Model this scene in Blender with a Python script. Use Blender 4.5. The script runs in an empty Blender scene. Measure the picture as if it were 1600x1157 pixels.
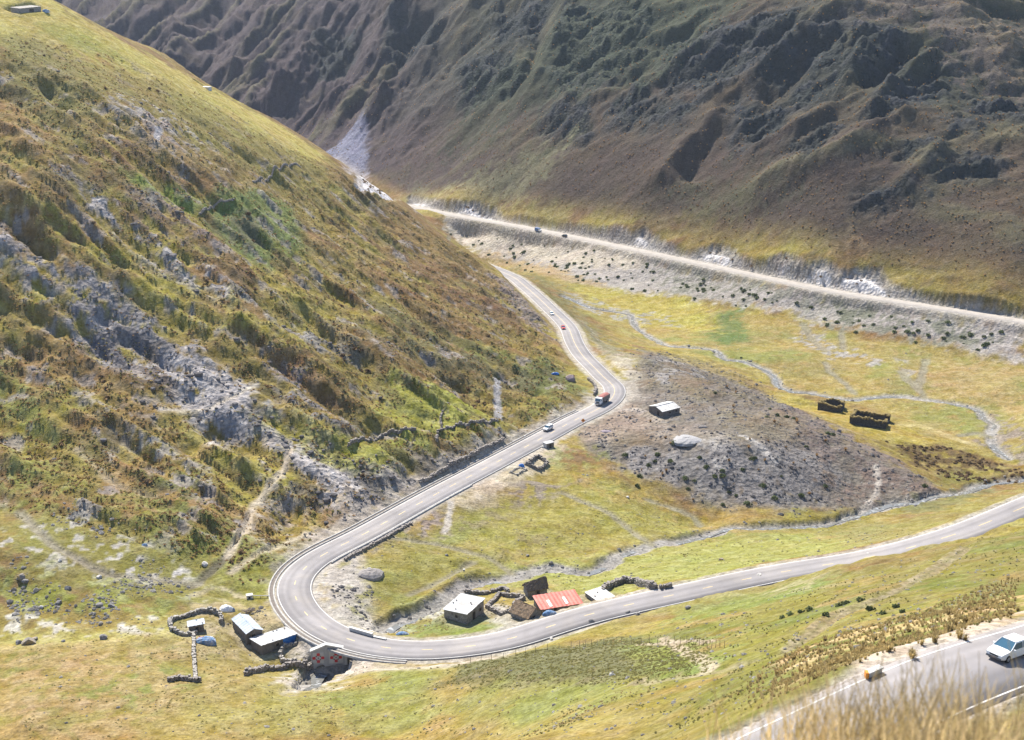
import bpy, bmesh, math, random
import numpy as np
from mathutils import Vector, Matrix
random.seed(7)
RNG = np.random.default_rng(11)
NA, NS = 960, 1200           # columns and rings of the terrain grid
sc = bpy.context.scene
C = sc.collection

# ------------------------------------------------------------------ camera, sky, sun, exposure
CAMZ = 160.0
FPX = 2200.0                      # focal length in pixels of the 1600 x 1157 photograph
PITCH = math.radians(17.5)
cam_d = bpy.data.cameras.new('camera')
cam_d.sensor_width = 36.0
cam_d.lens = FPX / 1600.0 * 36.0
cam_d.clip_start = 0.3
cam_d.clip_end = 20000
cam_d.dof.use_dof = True
cam_d.dof.focus_distance = 420
cam_d.dof.aperture_fstop = 2.2
cam = bpy.data.objects.new('camera', cam_d)
cam.location = (0, 0, CAMZ)
cam.rotation_euler = (math.radians(90) - PITCH, 0, 0)
C.objects.link(cam)
sc.camera = cam

SUN_AZ = math.radians(-22.0)      # clockwise from +Y (the view direction); negative is to the left
SUN_EL = math.radians(44.0)
world = bpy.data.worlds.new('World')
sc.world = world
world.use_nodes = True
wn = world.node_tree
sky = wn.nodes.new('ShaderNodeTexSky')
sky.sky_type = 'NISHITA'
sky.sun_disc = False
sky.sun_elevation = SUN_EL
sky.sun_rotation = SUN_AZ
sky.altitude = 3800
bg = wn.nodes['Background']
bg.inputs['Strength'].default_value = 0.12
wn.links.new(sky.outputs['Color'], bg.inputs['Color'])
sun_d = bpy.data.lights.new('sun', 'SUN')
sun_d.energy = 4.7
sun_d.angle = math.radians(0.5)
sun_d.color = (1.0, 0.93, 0.81)
sun = bpy.data.objects.new('sun', sun_d)
sv = Vector((math.sin(SUN_AZ) * math.cos(SUN_EL), math.cos(SUN_AZ) * math.cos(SUN_EL), math.sin(SUN_EL)))
sun.rotation_euler = sv.to_track_quat('Z', 'Y').to_euler()
sun.location = (0, 0, 600)
C.objects.link(sun)
sc.view_settings.view_transform = 'Standard'
sc.view_settings.look = 'None'
sc.view_settings.gamma = 1.0
sc.view_settings.use_curve_mapping = False
sc.view_settings.exposure = 1.28
sc.cycles.max_bounces = 5
sc.cycles.diffuse_bounces = 2
sc.cycles.volume_bounces = 0
sc.cycles.transparent_max_bounces = 6

# ------------------------------------------------------------------ geometry of the view (only used to read positions off the photograph)
SP, CP = math.sin(PITCH), math.cos(PITCH)
def pix_dir(u, v):
    """azimuth and downward slope (drop per horizontal metre) of the line of sight through a photo pixel"""
    a = (np.asarray(u, float) - 800.0) / FPX
    b = (578.5 - np.asarray(v, float)) / FPX
    dx = a
    dy = CP + b * SP
    dz = -SP + b * CP
    h = np.hypot(dx, dy)
    return np.arctan2(dx, dy), -dz / h

# ------------------------------------------------------------------ noise
def _hash(ix, iy, seed):
    h = (ix.astype(np.int64) * 374761393 + iy.astype(np.int64) * 668265263 + seed * 1442695041) & 0xFFFFFFFF
    h = ((h ^ (h >> 13)) * 1274126177) & 0xFFFFFFFF
    h = ((h ^ (h >> 16)) * 2246822519) & 0xFFFFFFFF
    return h ^ (h >> 15)
_GA = np.arange(256) * (2 * math.pi / 256)
_GX, _GY = np.cos(_GA).astype(np.float32), np.sin(_GA).astype(np.float32)
def perlin(x, y, seed=0):
    ix = np.floor(x).astype(np.int64); iy = np.floor(y).astype(np.int64)
    fx = (x - ix).astype(np.float32); fy = (y - iy).astype(np.float32)
    u = fx * fx * fx * (fx * (fx * 6 - 15) + 10); v = fy * fy * fy * (fy * (fy * 6 - 15) + 10)
    def g(ox, oy):
        h = _hash(ix + ox, iy + oy, seed) & 255
        return _GX[h] * (fx - ox) + _GY[h] * (fy - oy)
    a = g(0, 0); b = g(1, 0); c = g(0, 1); d = g(1, 1)
    return ((a + (b - a) * u) * (1 - v) + (c + (d - c) * u) * v) * 1.5
def fbm(x, y, scale, octaves=4, seed=0, gain=0.5):
    r = 0; amp = 1; tot = 0; f = 1.0 / scale
    for o in range(octaves):
        r = r + amp * perlin(x * f + 17.3 * o, y * f - 9.1 * o, seed + o * 13)
        tot += amp; amp *= gain; f *= 2.03
    return r / tot
def ridged(x, y, scale, octaves=4, seed=0, gain=0.5):
    r = 0; amp = 1; tot = 0; f = 1.0 / scale
    for o in range(octaves):
        n = 1 - np.abs(perlin(x * f + 7.7 * o, y * f + 3.3 * o, seed + o * 29)) * 1.7
        r = r + amp * n
        tot += amp; amp *= gain; f *= 2.1
    return r / tot
def smooth(e0, e1, x):
    t = np.clip((x - e0) / (e1 - e0), 0, 1)
    return t * t * (3 - 2 * t)
def rot2(x, y, deg):
    """coordinates along / across a compass direction deg (0 = +X, counter-clockwise)"""
    c, s = math.cos(math.radians(deg)), math.sin(math.radians(deg))
    return x * c + y * s, -x * s + y * c

# ------------------------------------------------------------------ terrain base: a smooth surface through surveyed points
PTS = []
def Z(u, v, z):
    a, t = pix_dir(u, v); PTS.append((float(a), math.log((CAMZ - z) / float(t)), float(t)))
def R(u, v, r):
    a, t = pix_dir(u, v); PTS.append((float(a), math.log(r / math.cos(float(a))), float(t)))   # r: distance along the view direction
def W(u, r, z):
    """hidden ground: column u, horizontal distance r, height z"""
    a, t = pix_dir(u, 578); PTS.append((float(a), math.log(r), (CAMZ - z) / r))
# road (u, v, z)
ROADPX = [(1600,793,30),(1500,834,26),(1359,872,21),(1222,894,17),(1050,931,14),(937,956,12),(853,981,10.5),(797,1001,9.8),(712,1014,8.8),
  (656,1018,8.2),(600,1014,7.7),(550,1003,7.2),(505,984,6.7),(475,958,6.2),(458,930,5.7),(460,905,5.2),(478,885,4.8),(506,866,4.2),(560,840,3),
  (625,804,1.5),(690,768,0),(755,734,-1.5),(819,700,-3.5),(860,678,-4.6),(900,656,-6),(935,640,-7.3),(955,625,-8.2),(962,611,-9),(956,600,-9.8),
  (945,592,-10.5),(929,575,-12),(910,556,-13.6),(897,535,-15.4),(889,514,-17.3),(876,499,-18.7),(856,480,-21),(838,463,-23),(818,446,-25),(795,430,-27.5)]
for p in ROADPX[::2]: Z(*p)
for p in [(1600,503,-14),(1450,481,-15),(1300,455,-17),(1150,425,-19.5),(1000,392,-22),(900,371,-25),(800,352,-28),(720,338,-31),(650,325,-33)]: Z(*p)
# river flats
for p in [(1100,530,-32),(1000,530,-33),(900,475,-33),(1200,600,-30),(1330,628,-29),(1450,625,-28),(1560,655,-26),(1560,705,-24),(1400,570,-28),
          (1590,600,-24),(1600,572,-25),(1450,545,-27),(1300,520,-29),(1180,490,-30),(1050,462,-33),(900,432,-35),(840,430,-35),(1350,655,-25),(1480,690,-23),
          (1250,560,-29),(1600,650,-22),(1200,640,-25)]: Z(*p)
# spur with the shed
for p in [(1000,560,-11),(1040,645,-5.5),(1180,640,-6),(1150,604,-9),(1240,650,-9.5),(1300,690,-9.5),(1400,735,-13.5),(1500,765,-19),(1100,700,-1.5),
          (1000,700,-4),(1100,760,-7.5),(1100,820,-12.5),(1250,770,-11),(1200,700,-3),(950,690,-4),(1330,760,-14.5),(1040,590,-9.5),(1000,610,-9)]: Z(*p)
# near stream and fields
for p in [(690,940,1.5),(850,890,-1.5),(970,855,-4),(1150,823,-9),(1300,822,-13),(1400,803,-16),(1500,768,-20.5),(1600,735,-22),(610,985,3.2),
          (950,780,-5),(850,830,-2.5),(700,880,.2),(620,920,2.5),(722,965,6),(870,950,8.2),(830,930,5),(1000,905,6),(1150,860,0),(1300,840,-6),(530,920,5),
          (780,800,-2),(850,750,-4),(640,860,1),(1500,800,-8)]: Z(*p)
# left hillside
for p in [(80,0,675),(200,70,712),(330,140,752),(430,190,780),(520,250,805),(600,300,806),(650,330,796),(720,385,774),(768,415,756),(0,780,357),(0,700,380),(0,600,410),
          (0,500,433),(0,400,460),(0,300,490),(0,200,530),(0,100,575),(0,0,645),(150,800,345),(150,650,392),(150,500,440),(150,350,485),(150,200,545),(150,100,618),
          (300,850,330),(300,700,385),(300,550,432),(300,400,485),(300,250,560),(400,800,357),(400,700,387),(400,600,422),(400,500,457),(400,400,505),(400,300,570),
          (500,750,378),(500,650,410),(500,550,452),(500,450,510),(500,350,600),(430,250,640),(600,750,386),(600,650,425),(600,550,475),(600,450,545),(600,370,640),
          (750,680,432),(750,600,488),(750,500,572),(750,430,672),(850,610,493),(850,560,545),(850,510,612),(700,640,446),(680,450,590),(680,550,500)]: R(*p)
for p in [(0,860,12),(100,950,8),(200,1000,9),(350,980,6),(0,950,7),(430,960,5.5),(300,900,6.5),(0,1060,11),(200,1060,11.5),(400,1060,10.5),(500,1035,2),(600,1060,13)]: Z(*p)
# hidden valley behind the left ridge
for p in [(740,835,-39),(690,850,-36),(800,900,-36),(730,950,-40),(650,930,-30),(550,950,-15),(450,900,10),(300,880,35),(100,800,85),(550,1080,-42),(450,1020,-22),(300,1050,5),(300,1230,-38),
          (100,950,60),(100,1200,-10),(100,1400,-30),(-200,760,150),(-200,1000,120),(-200,1400,20),(-200,1600,10)]: W(*p)
# just behind the crest the ground falls out of sight
for p in [(80,0,675),(140,34,694),(200,70,712),(265,105,732),(330,140,752),(380,166,768),(430,190,780),(475,220,794),(520,250,805),(560,275,814),(600,300,806),(650,330,796),(720,385,774),(768,415,756)]:
    if p not in ((768,415,756),(140,34,694),(265,105,732),(380,166,768),(475,220,794),(560,275,814)): pass
    else: R(*p)
    R(p[0], p[1] + 9, p[2] + 28)
# far mountain
for p in [(1300,420,707),(1300,350,733),(1300,250,773),(1300,150,823),(1300,0,925),(1600,480,634),(1600,400,662),(1600,300,705),(1600,200,758),(1600,100,822),
          (1600,0,905),(1450,440,672),(1450,300,728),(1450,150,802),(1450,20,885),(1150,390,766),(1150,300,805),(1150,150,880),(1150,0,985),(1000,370,823),(1000,300,855),(1000,200,908),
          (1000,100,975),(1000,0,1060),(800,330,930),(800,250,980),(800,150,1050),(800,0,1190),(650,300,1042),(650,200,1130),(650,100,1230),(650,0,1345),
          (500,200,1240),(500,100,1350),(500,0,1470),(350,130,1400),(350,0,1650),(120,0,1800),(250,60,1570),
          (0,-300,2300),(300,-300,2200),(600,-300,1900),(900,-300,1500),(1200,-300,1300),(1600,-300,1200),(1900,300,690),(1900,0,860),(1900,-300,1100),(2200,0,850)]: R(*p)
for p in [(-300,2600,330),(200,2900,560),(600,2700,560),(1000,2400,560),(1400,2200,540),(1900,2100,500)]: W(*p)
for p in [(1900,480,-12),(1900,600,-20),(1900,750,5),(1800,820,44)]: Z(*p)
# near hillside on the right and the ground under the camera
for p in [(1000,960,286),(1200,930,278),(1300,890,278),(1400,890,250),(1500,850,285),(1600,830,268),(1600,880,215),(1500,900,208),(1400,950,185),(1300,950,210),(1200,980,215),(1100,960,255),
          (1000,1000,246),(1000,1060,200),(800,1050,236),(1200,1040,165),(1600,930,168),(1600,965,133),(1500,990,122),(1600,992,113),(1560,1030,102),(1400,1058,97),(1330,1067,100),
          (1300,1040,122),(1400,1010,130),(1300,1000,155),(1450,1105,92),(1600,1080,90),(1600,1130,84),(1200,1110,118),(1000,1157,150),(800,1157,195),(600,1157,225),(300,1157,228),(0,1157,230)]: R(*p)
for u in (-300,0,400,800):
    W(u,160,45 if u<500 else 58); W(u,100,88); W(u,50,122); 
for u in (1200,1600,2000): W(u,60,120)
for u in (-400,0,400,800,1200,1600,2000):
    W(u,25,138 if u<1100 else 140); W(u,9,152.0 if u<1100 else 154.2); W(u,3.0,157.4)
for p in [(-300,600,430),(-300,300,520),(-300,0,640),(-300,850,330)]: R(*p)
for p in [(-300,1050,10)]: Z(*p)
PTS = np.array(PTS)

def _tps_fit(P, T, lam=2e-5):
    n = len(P)
    d = np.hypot(P[:, None, 0] - P[None, :, 0], P[:, None, 1] - P[None, :, 1])
    K = np.where(d > 0, d * d * np.log(np.maximum(d, 1e-9)), 0) + lam * np.eye(n)
    A = np.zeros((n + 3, n + 3)); A[:n, :n] = K; A[:n, n] = 1; A[:n, n + 1:] = P; A[n, :n] = 1; A[n + 1:, :n] = P.T
    return np.linalg.solve(A, np.concatenate([T, np.zeros(3)]))
TP = PTS[:, :2]
TW = _tps_fit(TP, PTS[:, 2])
def tps(a, s):
    a = np.asarray(a, float); s = np.asarray(s, float)
    shp = a.shape; a = a.ravel(); s = s.ravel()
    out = np.empty(a.size)
    n = len(TP)
    for i in range(0, a.size, 20000):
        d2 = (a[i:i+20000, None] - TP[None, :, 0]) ** 2 + (s[i:i+20000, None] - TP[None, :, 1]) ** 2
        d2 = np.maximum(d2, 1e-14)
        out[i:i+20000] = (0.5 * d2 * np.log(d2)) @ TW[:n] + TW[n] + TW[n+1] * a[i:i+20000] + TW[n+2] * s[i:i+20000]
    return out.reshape(shp)

# ------------------------------------------------------------------ the terrain grid: fans out from the viewpoint so that detail follows distance
def spaced(knots, total):
    """knots: (value, relative density); returns about `total` positions"""
    xs = np.linspace(knots[0][0], knots[-1][0], 20000)
    dn = np.interp(xs, [k[0] for k in knots], [k[1] for k in knots])
    c = np.concatenate([[0], np.cumsum((dn[1:] + dn[:-1]) / 2)]); c /= c[-1]
    return np.interp(np.linspace(0, 1, total), c, xs)
AZ = spaced([(math.radians(-42), .15), (math.radians(-24), .3), (math.radians(-21.2), 1), (math.radians(21.2), 1), (math.radians(24), .3), (math.radians(42), .15)], NA)
SS = spaced([(math.log(2.6), .06), (math.log(80), .10), (math.log(90), .5), (math.log(200), .8), (math.log(500), .9), (math.log(640), 1.0), (math.log(700), 1.5), (math.log(1150), 1.5), (math.log(1500), 1.1), (math.log(2000), .3), (math.log(3000), .12)], NS)
# smooth base evaluated on a coarser lattice, cubic-ish via dense sampling
CA = np.linspace(AZ[0], AZ[-1], 460); CS = np.linspace(SS[0], SS[-1], 900)
CT = tps(*np.meshgrid(CA, CS, indexing='ij'))
def bilin(G, gi, gj):
    gi = np.clip(gi, 0, G.shape[0] - 1.001); gj = np.clip(gj, 0, G.shape[1] - 1.001)
    i = gi.astype(int); j = gj.astype(int); fi = gi - i; fj = gj - j
    return (G[i, j] * (1 - fi) + G[i + 1, j] * fi) * (1 - fj) + (G[i, j + 1] * (1 - fi) + G[i + 1, j + 1] * fi) * fj
def bicub(G, gi, gj):
    gi = np.clip(gi, 1, G.shape[0] - 2.001); gj = np.clip(gj, 1, G.shape[1] - 2.001)
    i = gi.astype(int); j = gj.astype(int); fi = gi - i; fj = gj - j
    def w(f): return (-.5*f**3+f**2-.5*f, 1.5*f**3-2.5*f**2+1, -1.5*f**3+2*f**2+.5*f, .5*f**3-.5*f**2)
    wi = w(fi); wj = w(fj); r = 0
    for p in range(4):
        q = 0
        for k in range(4): q = q + G[i + p - 1, j + k - 1] * wj[k]
        r = r + q * wi[p]
    return r
def base_t(a, s):
    return bicub(CT, (np.asarray(a, float) - CA[0]) / (CA[1] - CA[0]), (np.asarray(s, float) - CS[0]) / (CS[1] - CS[0]))
def base_z(x, y):
    r = np.hypot(x, y)
    return CAMZ - r * base_t(np.arctan2(x, y), np.log(r))
def unproj(u, v, fn=None):
    """first point of the ground met by the line of sight through photo pixel (u, v)"""
    u = np.atleast_1d(np.asarray(u, float)); v = np.atleast_1d(np.asarray(v, float))
    a, t = pix_dir(u, v)
    ls = np.linspace(math.log(60), math.log(2900), 2400)
    out = np.zeros((len(u), 3))
    for k in range(len(u)):
        tt = (fn or base_t)(np.full(ls.shape, a[k]), ls)
        hit = np.nonzero(tt <= t[k])[0]
        # tt: drop per metre of the ground there; the ray is at drop t; ground is hit where ground drop <= ray drop
        j = hit[0] if len(hit) else len(ls) - 1
        if j > 0 and len(hit):
            f = (tt[j-1] - t[k]) / max(tt[j-1] - tt[j], 1e-9); s = ls[j-1] + f * (ls[j] - ls[j-1])
        else: s = ls[j]
        r = math.exp(s)
        out[k] = (r * math.sin(a[k]), r * math.cos(a[k]), CAMZ - r * t[k])
    return out

# ------------------------------------------------------------------ helpers for lines and areas read off the photograph
def subdiv(px, step=30, closed=False):
    px = list(px) + ([px[0]] if closed else []); out = []
    for a, b in zip(px[:-1], px[1:]):
        n = max(1, int(math.hypot(b[0]-a[0], b[1]-a[1]) / step))
        for k in range(n): out.append((a[0] + (b[0]-a[0]) * k / n, a[1] + (b[1]-a[1]) * k / n))
    if not closed: out.append(px[-1])
    return np.array(out, float)
def catmull(P, n=8):
    P = np.asarray(P, float); Q = np.vstack([2*P[0]-P[1], P, 2*P[-1]-P[-2]]); out = []
    for i in range(1, len(Q) - 2):
        p0, p1, p2, p3 = Q[i-1:i+3]
        for k in range(n):
            t = k / n
            out.append(.5 * ((2*p1) + (-p0+p2)*t + (2*p0-5*p1+4*p2-p3)*t*t + (-p0+3*p1-3*p2+p3)*t**3))
    out.append(Q[-2]); return np.array(out)
def resample(P, step):
    d = np.concatenate([[0], np.cumsum(np.hypot(*(P[1:, :2] - P[:-1, :2]).T))]); n = max(2, int(d[-1] / step) + 1)
    t = np.linspace(0, d[-1], n)
    return np.stack([np.interp(t, d, P[:, k]) for k in range(P.shape[1])], 1)
def soften(P, it):
    P = P.copy()
    for _ in range(it): P[1:-1] = .25 * P[:-2] + .5 * P[1:-1] + .25 * P[2:]
    return P
def line_w(px, step=25):
    """photo polyline -> world polyline on the smooth ground (x, y, z)"""
    s = subdiv(px, step); return unproj(s[:, 0], s[:, 1])
def pline(X, Y, P, maxd):
    """distance from points to polyline (inf beyond maxd), signed side (+ = left of travel), arc position, z of the line"""
    D = np.full(X.shape, 1e9); S = np.zeros(X.shape); T = np.zeros(X.shape); ZZ = np.zeros(X.shape)
    arc = np.concatenate([[0], np.cumsum(np.hypot(*(P[1:, :2] - P[:-1, :2]).T))])
    G = 12
    for g in range(0, len(P) - 1, G):
        seg = P[g:g+G+1]
        idx = np.nonzero((X > seg[:, 0].min()-maxd) & (X < seg[:, 0].max()+maxd) & (Y > seg[:, 1].min()-maxd) & (Y < seg[:, 1].max()+maxd))[0]
        if not len(idx): continue
        x = X[idx]; y = Y[idx]; bd = D[idx]; bs = S[idx]; bt = T[idx]; bz = ZZ[idx]
        for k in range(len(seg) - 1):
            ax, ay = seg[k, :2]; bx, by = seg[k+1, :2]; dx, dy = bx-ax, by-ay; L2 = dx*dx+dy*dy + 1e-12
            t = np.clip(((x-ax)*dx + (y-ay)*dy) / L2, 0, 1)
            d = np.hypot(x - ax - t*dx, y - ay - t*dy); m = d < bd
            bd = np.where(m, d, bd); bs = np.where(m, np.sign(dx*(y-ay) - dy*(x-ax)), bs)
            bt = np.where(m, arc[g+k] + t*math.sqrt(L2), bt); bz = np.where(m, seg[k, 2] + t*(seg[k+1, 2]-seg[k, 2]), bz) if P.shape[1] > 2 else bz
        D[idx] = bd; S[idx] = bs; T[idx] = bt; ZZ[idx] = bz
    return D, S, T, ZZ
def area(X, Y, W, soft):
    """signed distance, + inside, of points to the closed world polygon W (clipped at +-soft*3)"""
    m = soft * 3
    out = np.full(X.shape, -m)
    idx = np.nonzero((X > W[:, 0].min()-m) & (X < W[:, 0].max()+m) & (Y > W[:, 1].min()-m) & (Y < W[:, 1].max()+m))[0]
    x = X[idx]; y = Y[idx]; ins = np.zeros(x.shape, bool); d = np.full(x.shape, 1e9)
    n = len(W)
    for k in range(n):
        ax, ay = W[k, :2]; bx, by = W[(k+1) % n, :2]
        c = ((ay > y) != (by > y))
        with np.errstate(divide='ignore', invalid='ignore'):
            ins ^= c & (x < (bx-ax) * (y-ay) / (by-ay + 1e-15) + ax)
        dx, dy = bx-ax, by-ay; t = np.clip(((x-ax)*dx + (y-ay)*dy) / (dx*dx+dy*dy+1e-12), 0, 1)
        d = np.minimum(d, np.hypot(x-ax-t*dx, y-ay-t*dy))
    out[idx] = np.where(ins, np.minimum(d, m), -np.minimum(d, m))
    return out
def area_px(px, X, Y, soft, step=45):
    s = subdiv(px, step, closed=True); return area(X, Y, unproj(s[:, 0], s[:, 1]), soft)

# ------------------------------------------------------------------ grid
AG, SG = np.meshgrid(AZ, SS, indexing='ij')
RG = np.exp(SG)
X = (RG * np.sin(AG)).ravel(); Y = (RG * np.cos(AG)).ravel()
ZB = (CAMZ - RG * base_t(AG, SG)).ravel()
RV = RG.ravel(); AV = AG.ravel()
Zt = ZB.copy()

# shared noises
n_big = fbm(X, Y, 90, 3, 1); n_mid = fbm(X, Y, 28, 4, 2); n_sm = fbm(X, Y, 9, 3, 3); n_fine = fbm(X, Y, 3.2, 2, 4)
e1 = unproj([100, 520], [380, 690]); DL = math.degrees(math.atan2(e1[1, 1]-e1[0, 1], e1[1, 0]-e1[0, 0]))   # fall line of the left hillside
lx, ly = rot2(X, Y, DL)
st_big = fbm(lx / 3.2, ly, 20, 4, 21); st_mid = ridged(lx / 4.0 + n_mid * 4, ly + n_mid * 3, 13, 4, 22); st_sm = fbm(lx / 2.2, ly, 4.5, 3, 23)
# fall line of the far mountain in the picture runs to the lower left
e2 = unproj([1050, 640], [60, 300]); DM = math.degrees(math.atan2(e2[1, 1]-e2[0, 1], e2[1, 0]-e2[0, 0]))
mx, my = rot2(X, Y, DM)

# masks of the large regions
FAR_A = np.array([pix_dir(u, 578)[0] for u in (-300, 0, 300, 500, 650, 800, 1000, 1300, 1600, 1900)])
FAR_R = np.array([1420, 1300, 1190, 1180, 1025, 925, 818, 702, 632, 660])
farr = Y - np.interp(AV, FAR_A, FAR_R)
far = smooth(2, 30, farr)
FLATS = [[(840,425),(1000,455),(1180,490),(1300,520),(1600,572),(1700,640),(1600,720),(1480,700),(1400,650),(1240,612),(1100,560),(1000,540),(900,480)],
  [(560,880),(640,840),(760,790),(900,735),(1000,760),(1100,820),(1300,810),(1400,800),(1400,850),(1200,880),(1000,925),(900,960),(640,1005),(560,980),(520,940)],
  [(0,985),(250,960),(430,960),(560,1035),(700,1045),(900,1010),(1000,990),(1000,1157),(0,1157)]]
flat = np.zeros_like(X)
for f in FLATS: flat = np.maximum(flat, smooth(-4, 6, area_px(f, X, Y, 8)))
SPUR = [(895,670),(960,600),(985,590),(1000,545),(1100,560),(1200,605),(1260,650),(1340,690),(1420,735),(1500,770),(1400,795),(1340,800),(1250,800),(1140,800),(1060,770),(980,735),(900,705)]
spur = smooth(-3, 5, area_px(SPUR, X, Y, 8) + n_sm * 5)
NEAR = [(1000,1157),(1000,985),(1150,950),(1300,905),(1450,870),(1600,825),(1800,790),(1900,1157)]
nearm = np.maximum(smooth(-6, 10, area_px(NEAR, X, Y, 10)), smooth(120, 90, RV))
left = np.clip(1 - far - flat - spur - nearm, 0, 1)

HILL = [(-150,60),(60,60),(200,85),(330,155),(520,265),(650,345),(780,435),(850,505),(880,590),(915,625),(850,670),(690,745),(560,815),(470,865),(415,910),(340,880),(200,830),(0,790),(-150,790)]
hill = smooth(-6, 6, area_px(HILL, X, Y, 6))
calm = smooth(-14, 14, area_px([(-60,0),(100,0),(330,150),(520,262),(420,250),(200,160),(0,80),(-60,80)], X, Y, 12))
# relief
Zt += left * (.3 + .7 * hill) * (1 - .85 * calm) * (st_big * 5.0 + (st_mid - .55) * 3.6 + st_sm * 1.1 + n_sm * .7 + n_fine * .35) * smooth(60, 200, RV)
Zt += flat * (n_big * 1.6 + n_mid * 1.3 + n_sm * .3 + n_fine * .06)
Zt += spur * (n_sm * .9 + n_fine * .35 + n_mid * 2.2)
Zt += nearm * smooth(8, 60, RV) * (n_mid * .9 + n_sm * .35 + n_fine * .12)
# ledges: each rises abruptly on the side away from the fall line and runs down the slope
def ledges(sp, seed, reach=3.5):
    t = (ly + 7 * fbm(lx / 5, ly, 34, 3, seed) + n_sm * .9) / sp; f = t - np.floor(t)
    return smooth(0, .16, f) * (1 - f) * smooth(-.05, .3, fbm(lx / 4, ly, 26, 3, seed + 1))
Zt += left * hill * (1 - calm) * (ledges(15, 71) * 1.9 + ledges(7, 75) * 1.1)
warp = fbm(X, Y, 120, 3, 31)
e3 = unproj([530, 415], [15, 175]); DM2 = math.degrees(math.atan2(e3[1, 1]-e3[0, 1], e3[1, 0]-e3[0, 0])); m2x, m2y = rot2(X, Y, DM2)
leftfar = smooth(math.radians(0), math.radians(-7), AV)
r1 = ridged(mx / 4.5 + warp * 20, my + warp * 35, 80, 6, 32, .55) * (1 - leftfar) + ridged(m2x / 6.5 + warp * 12, m2y + warp * 26, 72, 6, 35, .55) * leftfar
r2 = ridged(mx / 2.2 + n_big * 12, my + n_big * 25, 24, 4, 33, .55)
up = smooth(20, 160, farr)
Zt += far * ((r1 - .6) * (13 + 17 * leftfar) * (.25 + .75 * up) + (r2 - .6) * (1.0 + 4.5 * up) + n_sm * .35 + st_sm * .3 * 0)
Zt += far * fbm(X, Y, 60, 3, 34) * 4 * up

far_on = True
def ridge_line(px, amp, wid, sharp=1.0):
    global Zt
    P = resample(catmull(line_w(px, 40), 3), 8)
    D, S, T, _ = pline(X, Y, P, wid * 3)
    L = T.max() + 1
    env = smooth(0, .15, T / L) * smooth(1, .8, T / L)
    d = D + n_sm * wid * .35
    if far_on and px[0][0] < 700: amp *= 1.25
    Zt += amp * np.exp(-np.abs(np.maximum(d, 0) / wid) ** (1.2 * sharp)) * env * (1 + .3 * n_mid) * (D < 1e8)
for px, amp, wid in [
  ([(660,-20),(644,7),(610,41),(587,75),(574,109),(546,146),(509,180),(467,210)], 14, 16),
  ([(770,-20),(752,4),(722,30),(677,56),(659,86),(610,139),(584,176),(555,200)], 12, 14),
  ([(670,10),(640,60),(610,110),(585,150),(570,175)], -15, 18),
  ([(830,-20),(770,30),(720,70),(680,100),(660,130)], -10, 16),
  ([(855,0),(846,19),(832,86),(812,124),(786,165)], -12, 10),
  ([(900,-10),(870,60),(850,110),(825,150),(800,180)], 8, 12),
  ([(560,-20),(542,0),(501,49),(456,124),(411,180)], 13, 18), ([(520,0),(480,60),(440,110),(410,150)], -14, 18),
  ([(300,-10),(270,60),(230,110)], 13, 22), ([(419,10),(385,80),(344,144)], 14, 20), ([(500,40),(460,110),(415,180)], 10, 16),
  ([(470,-20),(440,20),(400,70),(360,120)], -12, 20), ([(350,-20),(320,40),(290,85)], -12, 22), ([(230,-10),(215,30),(190,50)], 10, 22),
  ([(1330,-10),(1315,15),(1262,49),(1195,109),(1124,139),(1064,165)], 9, 11),
  ([(1469,75),(1394,128),(1352,188)], 9, 8), ([(1457,161),(1311,240),(1210,285),(1150,310)], 8, 9), ([(1315,165),(1210,218),(1150,251)], 7, 9),
  ([(1352,67),(1319,124),(1296,146)], 7, 7), ([(1142,161),(1064,240),(1011,311)], 8, 12), ([(1130,190),(1098,240),(1067,289)], -7, 9),
  ([(1480,230),(1440,270),(1400,300)], 6, 9), ([(1000,30),(940,90),(900,140),(870,190)], 7, 11), ([(960,60),(915,120),(885,150)], -9, 10),
  ([(1100,20),(1040,60),(990,110),(960,150)], -9, 12), ([(1420,60),(1390,100),(1340,130)], -9, 9), ([(1290,60),(1230,120),(1180,150)], -8, 10),
  ([(780,160),(720,220),(690,280)], -4, 12), ([(1560,-20),(1500,20),(1560,70),(1620,100)], 8, 14)]:
    ridge_line(px, amp, wid)
# rocky crags on the mountain
CRAGS = [[(1330,40),(1410,40),(1440,90),(1380,118),(1310,112)], [(1385,130),(1470,88),(1482,140),(1400,182),(1362,212),(1350,180)], [(1150,148),(1240,150),(1232,200),(1172,242),(1140,190)],
  [(1225,222),(1300,180),(1320,200),(1262,262),(1222,245)], [(1450,262),(1560,236),(1565,276),(1455,288)], [(1030,50),(1100,40),(1250,12),(1268,62),(1190,112),(1100,146),(1030,142)],
  [(1480,190),(1530,178),(1545,202),(1470,222)], [(720,90),(790,66),(835,112),(775,152),(718,172)], [(600,30),(690,20),(682,72),(606,92)], [(880,20),(1020,0),(1010,80),(930,150),(868,160),(850,90)],
  [(1400,230),(1470,210),(1480,240),(1400,262)], [(940,150),(1010,120),(1030,170),(960,200)], [(480,60),(560,30),(560,90),(500,120)], [(1330,305),(1420,280),(1440,310),(1350,330)],
  [(1500,140),(1600,150),(1600,200),(1520,180)], [(1240,110),(1330,110),(1300,150),(1230,170)], [(1190,30),(1270,60),(1240,130),(1170,130)], [(1020,140),(1100,150),(1060,200),(1000,190)],
  [(840,170),(930,160),(920,220),(850,220)], [(770,0),(870,-10),(840,60),(770,70)], [(1250,60),(1330,20),(1330,100),(1260,120)]]
crag = np.zeros_like(X)
for c in CRAGS: crag = np.maximum(crag, smooth(-8, 8, area_px(c, X, Y, 9, 30) + n_sm * 8 + n_mid * 6))
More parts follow.
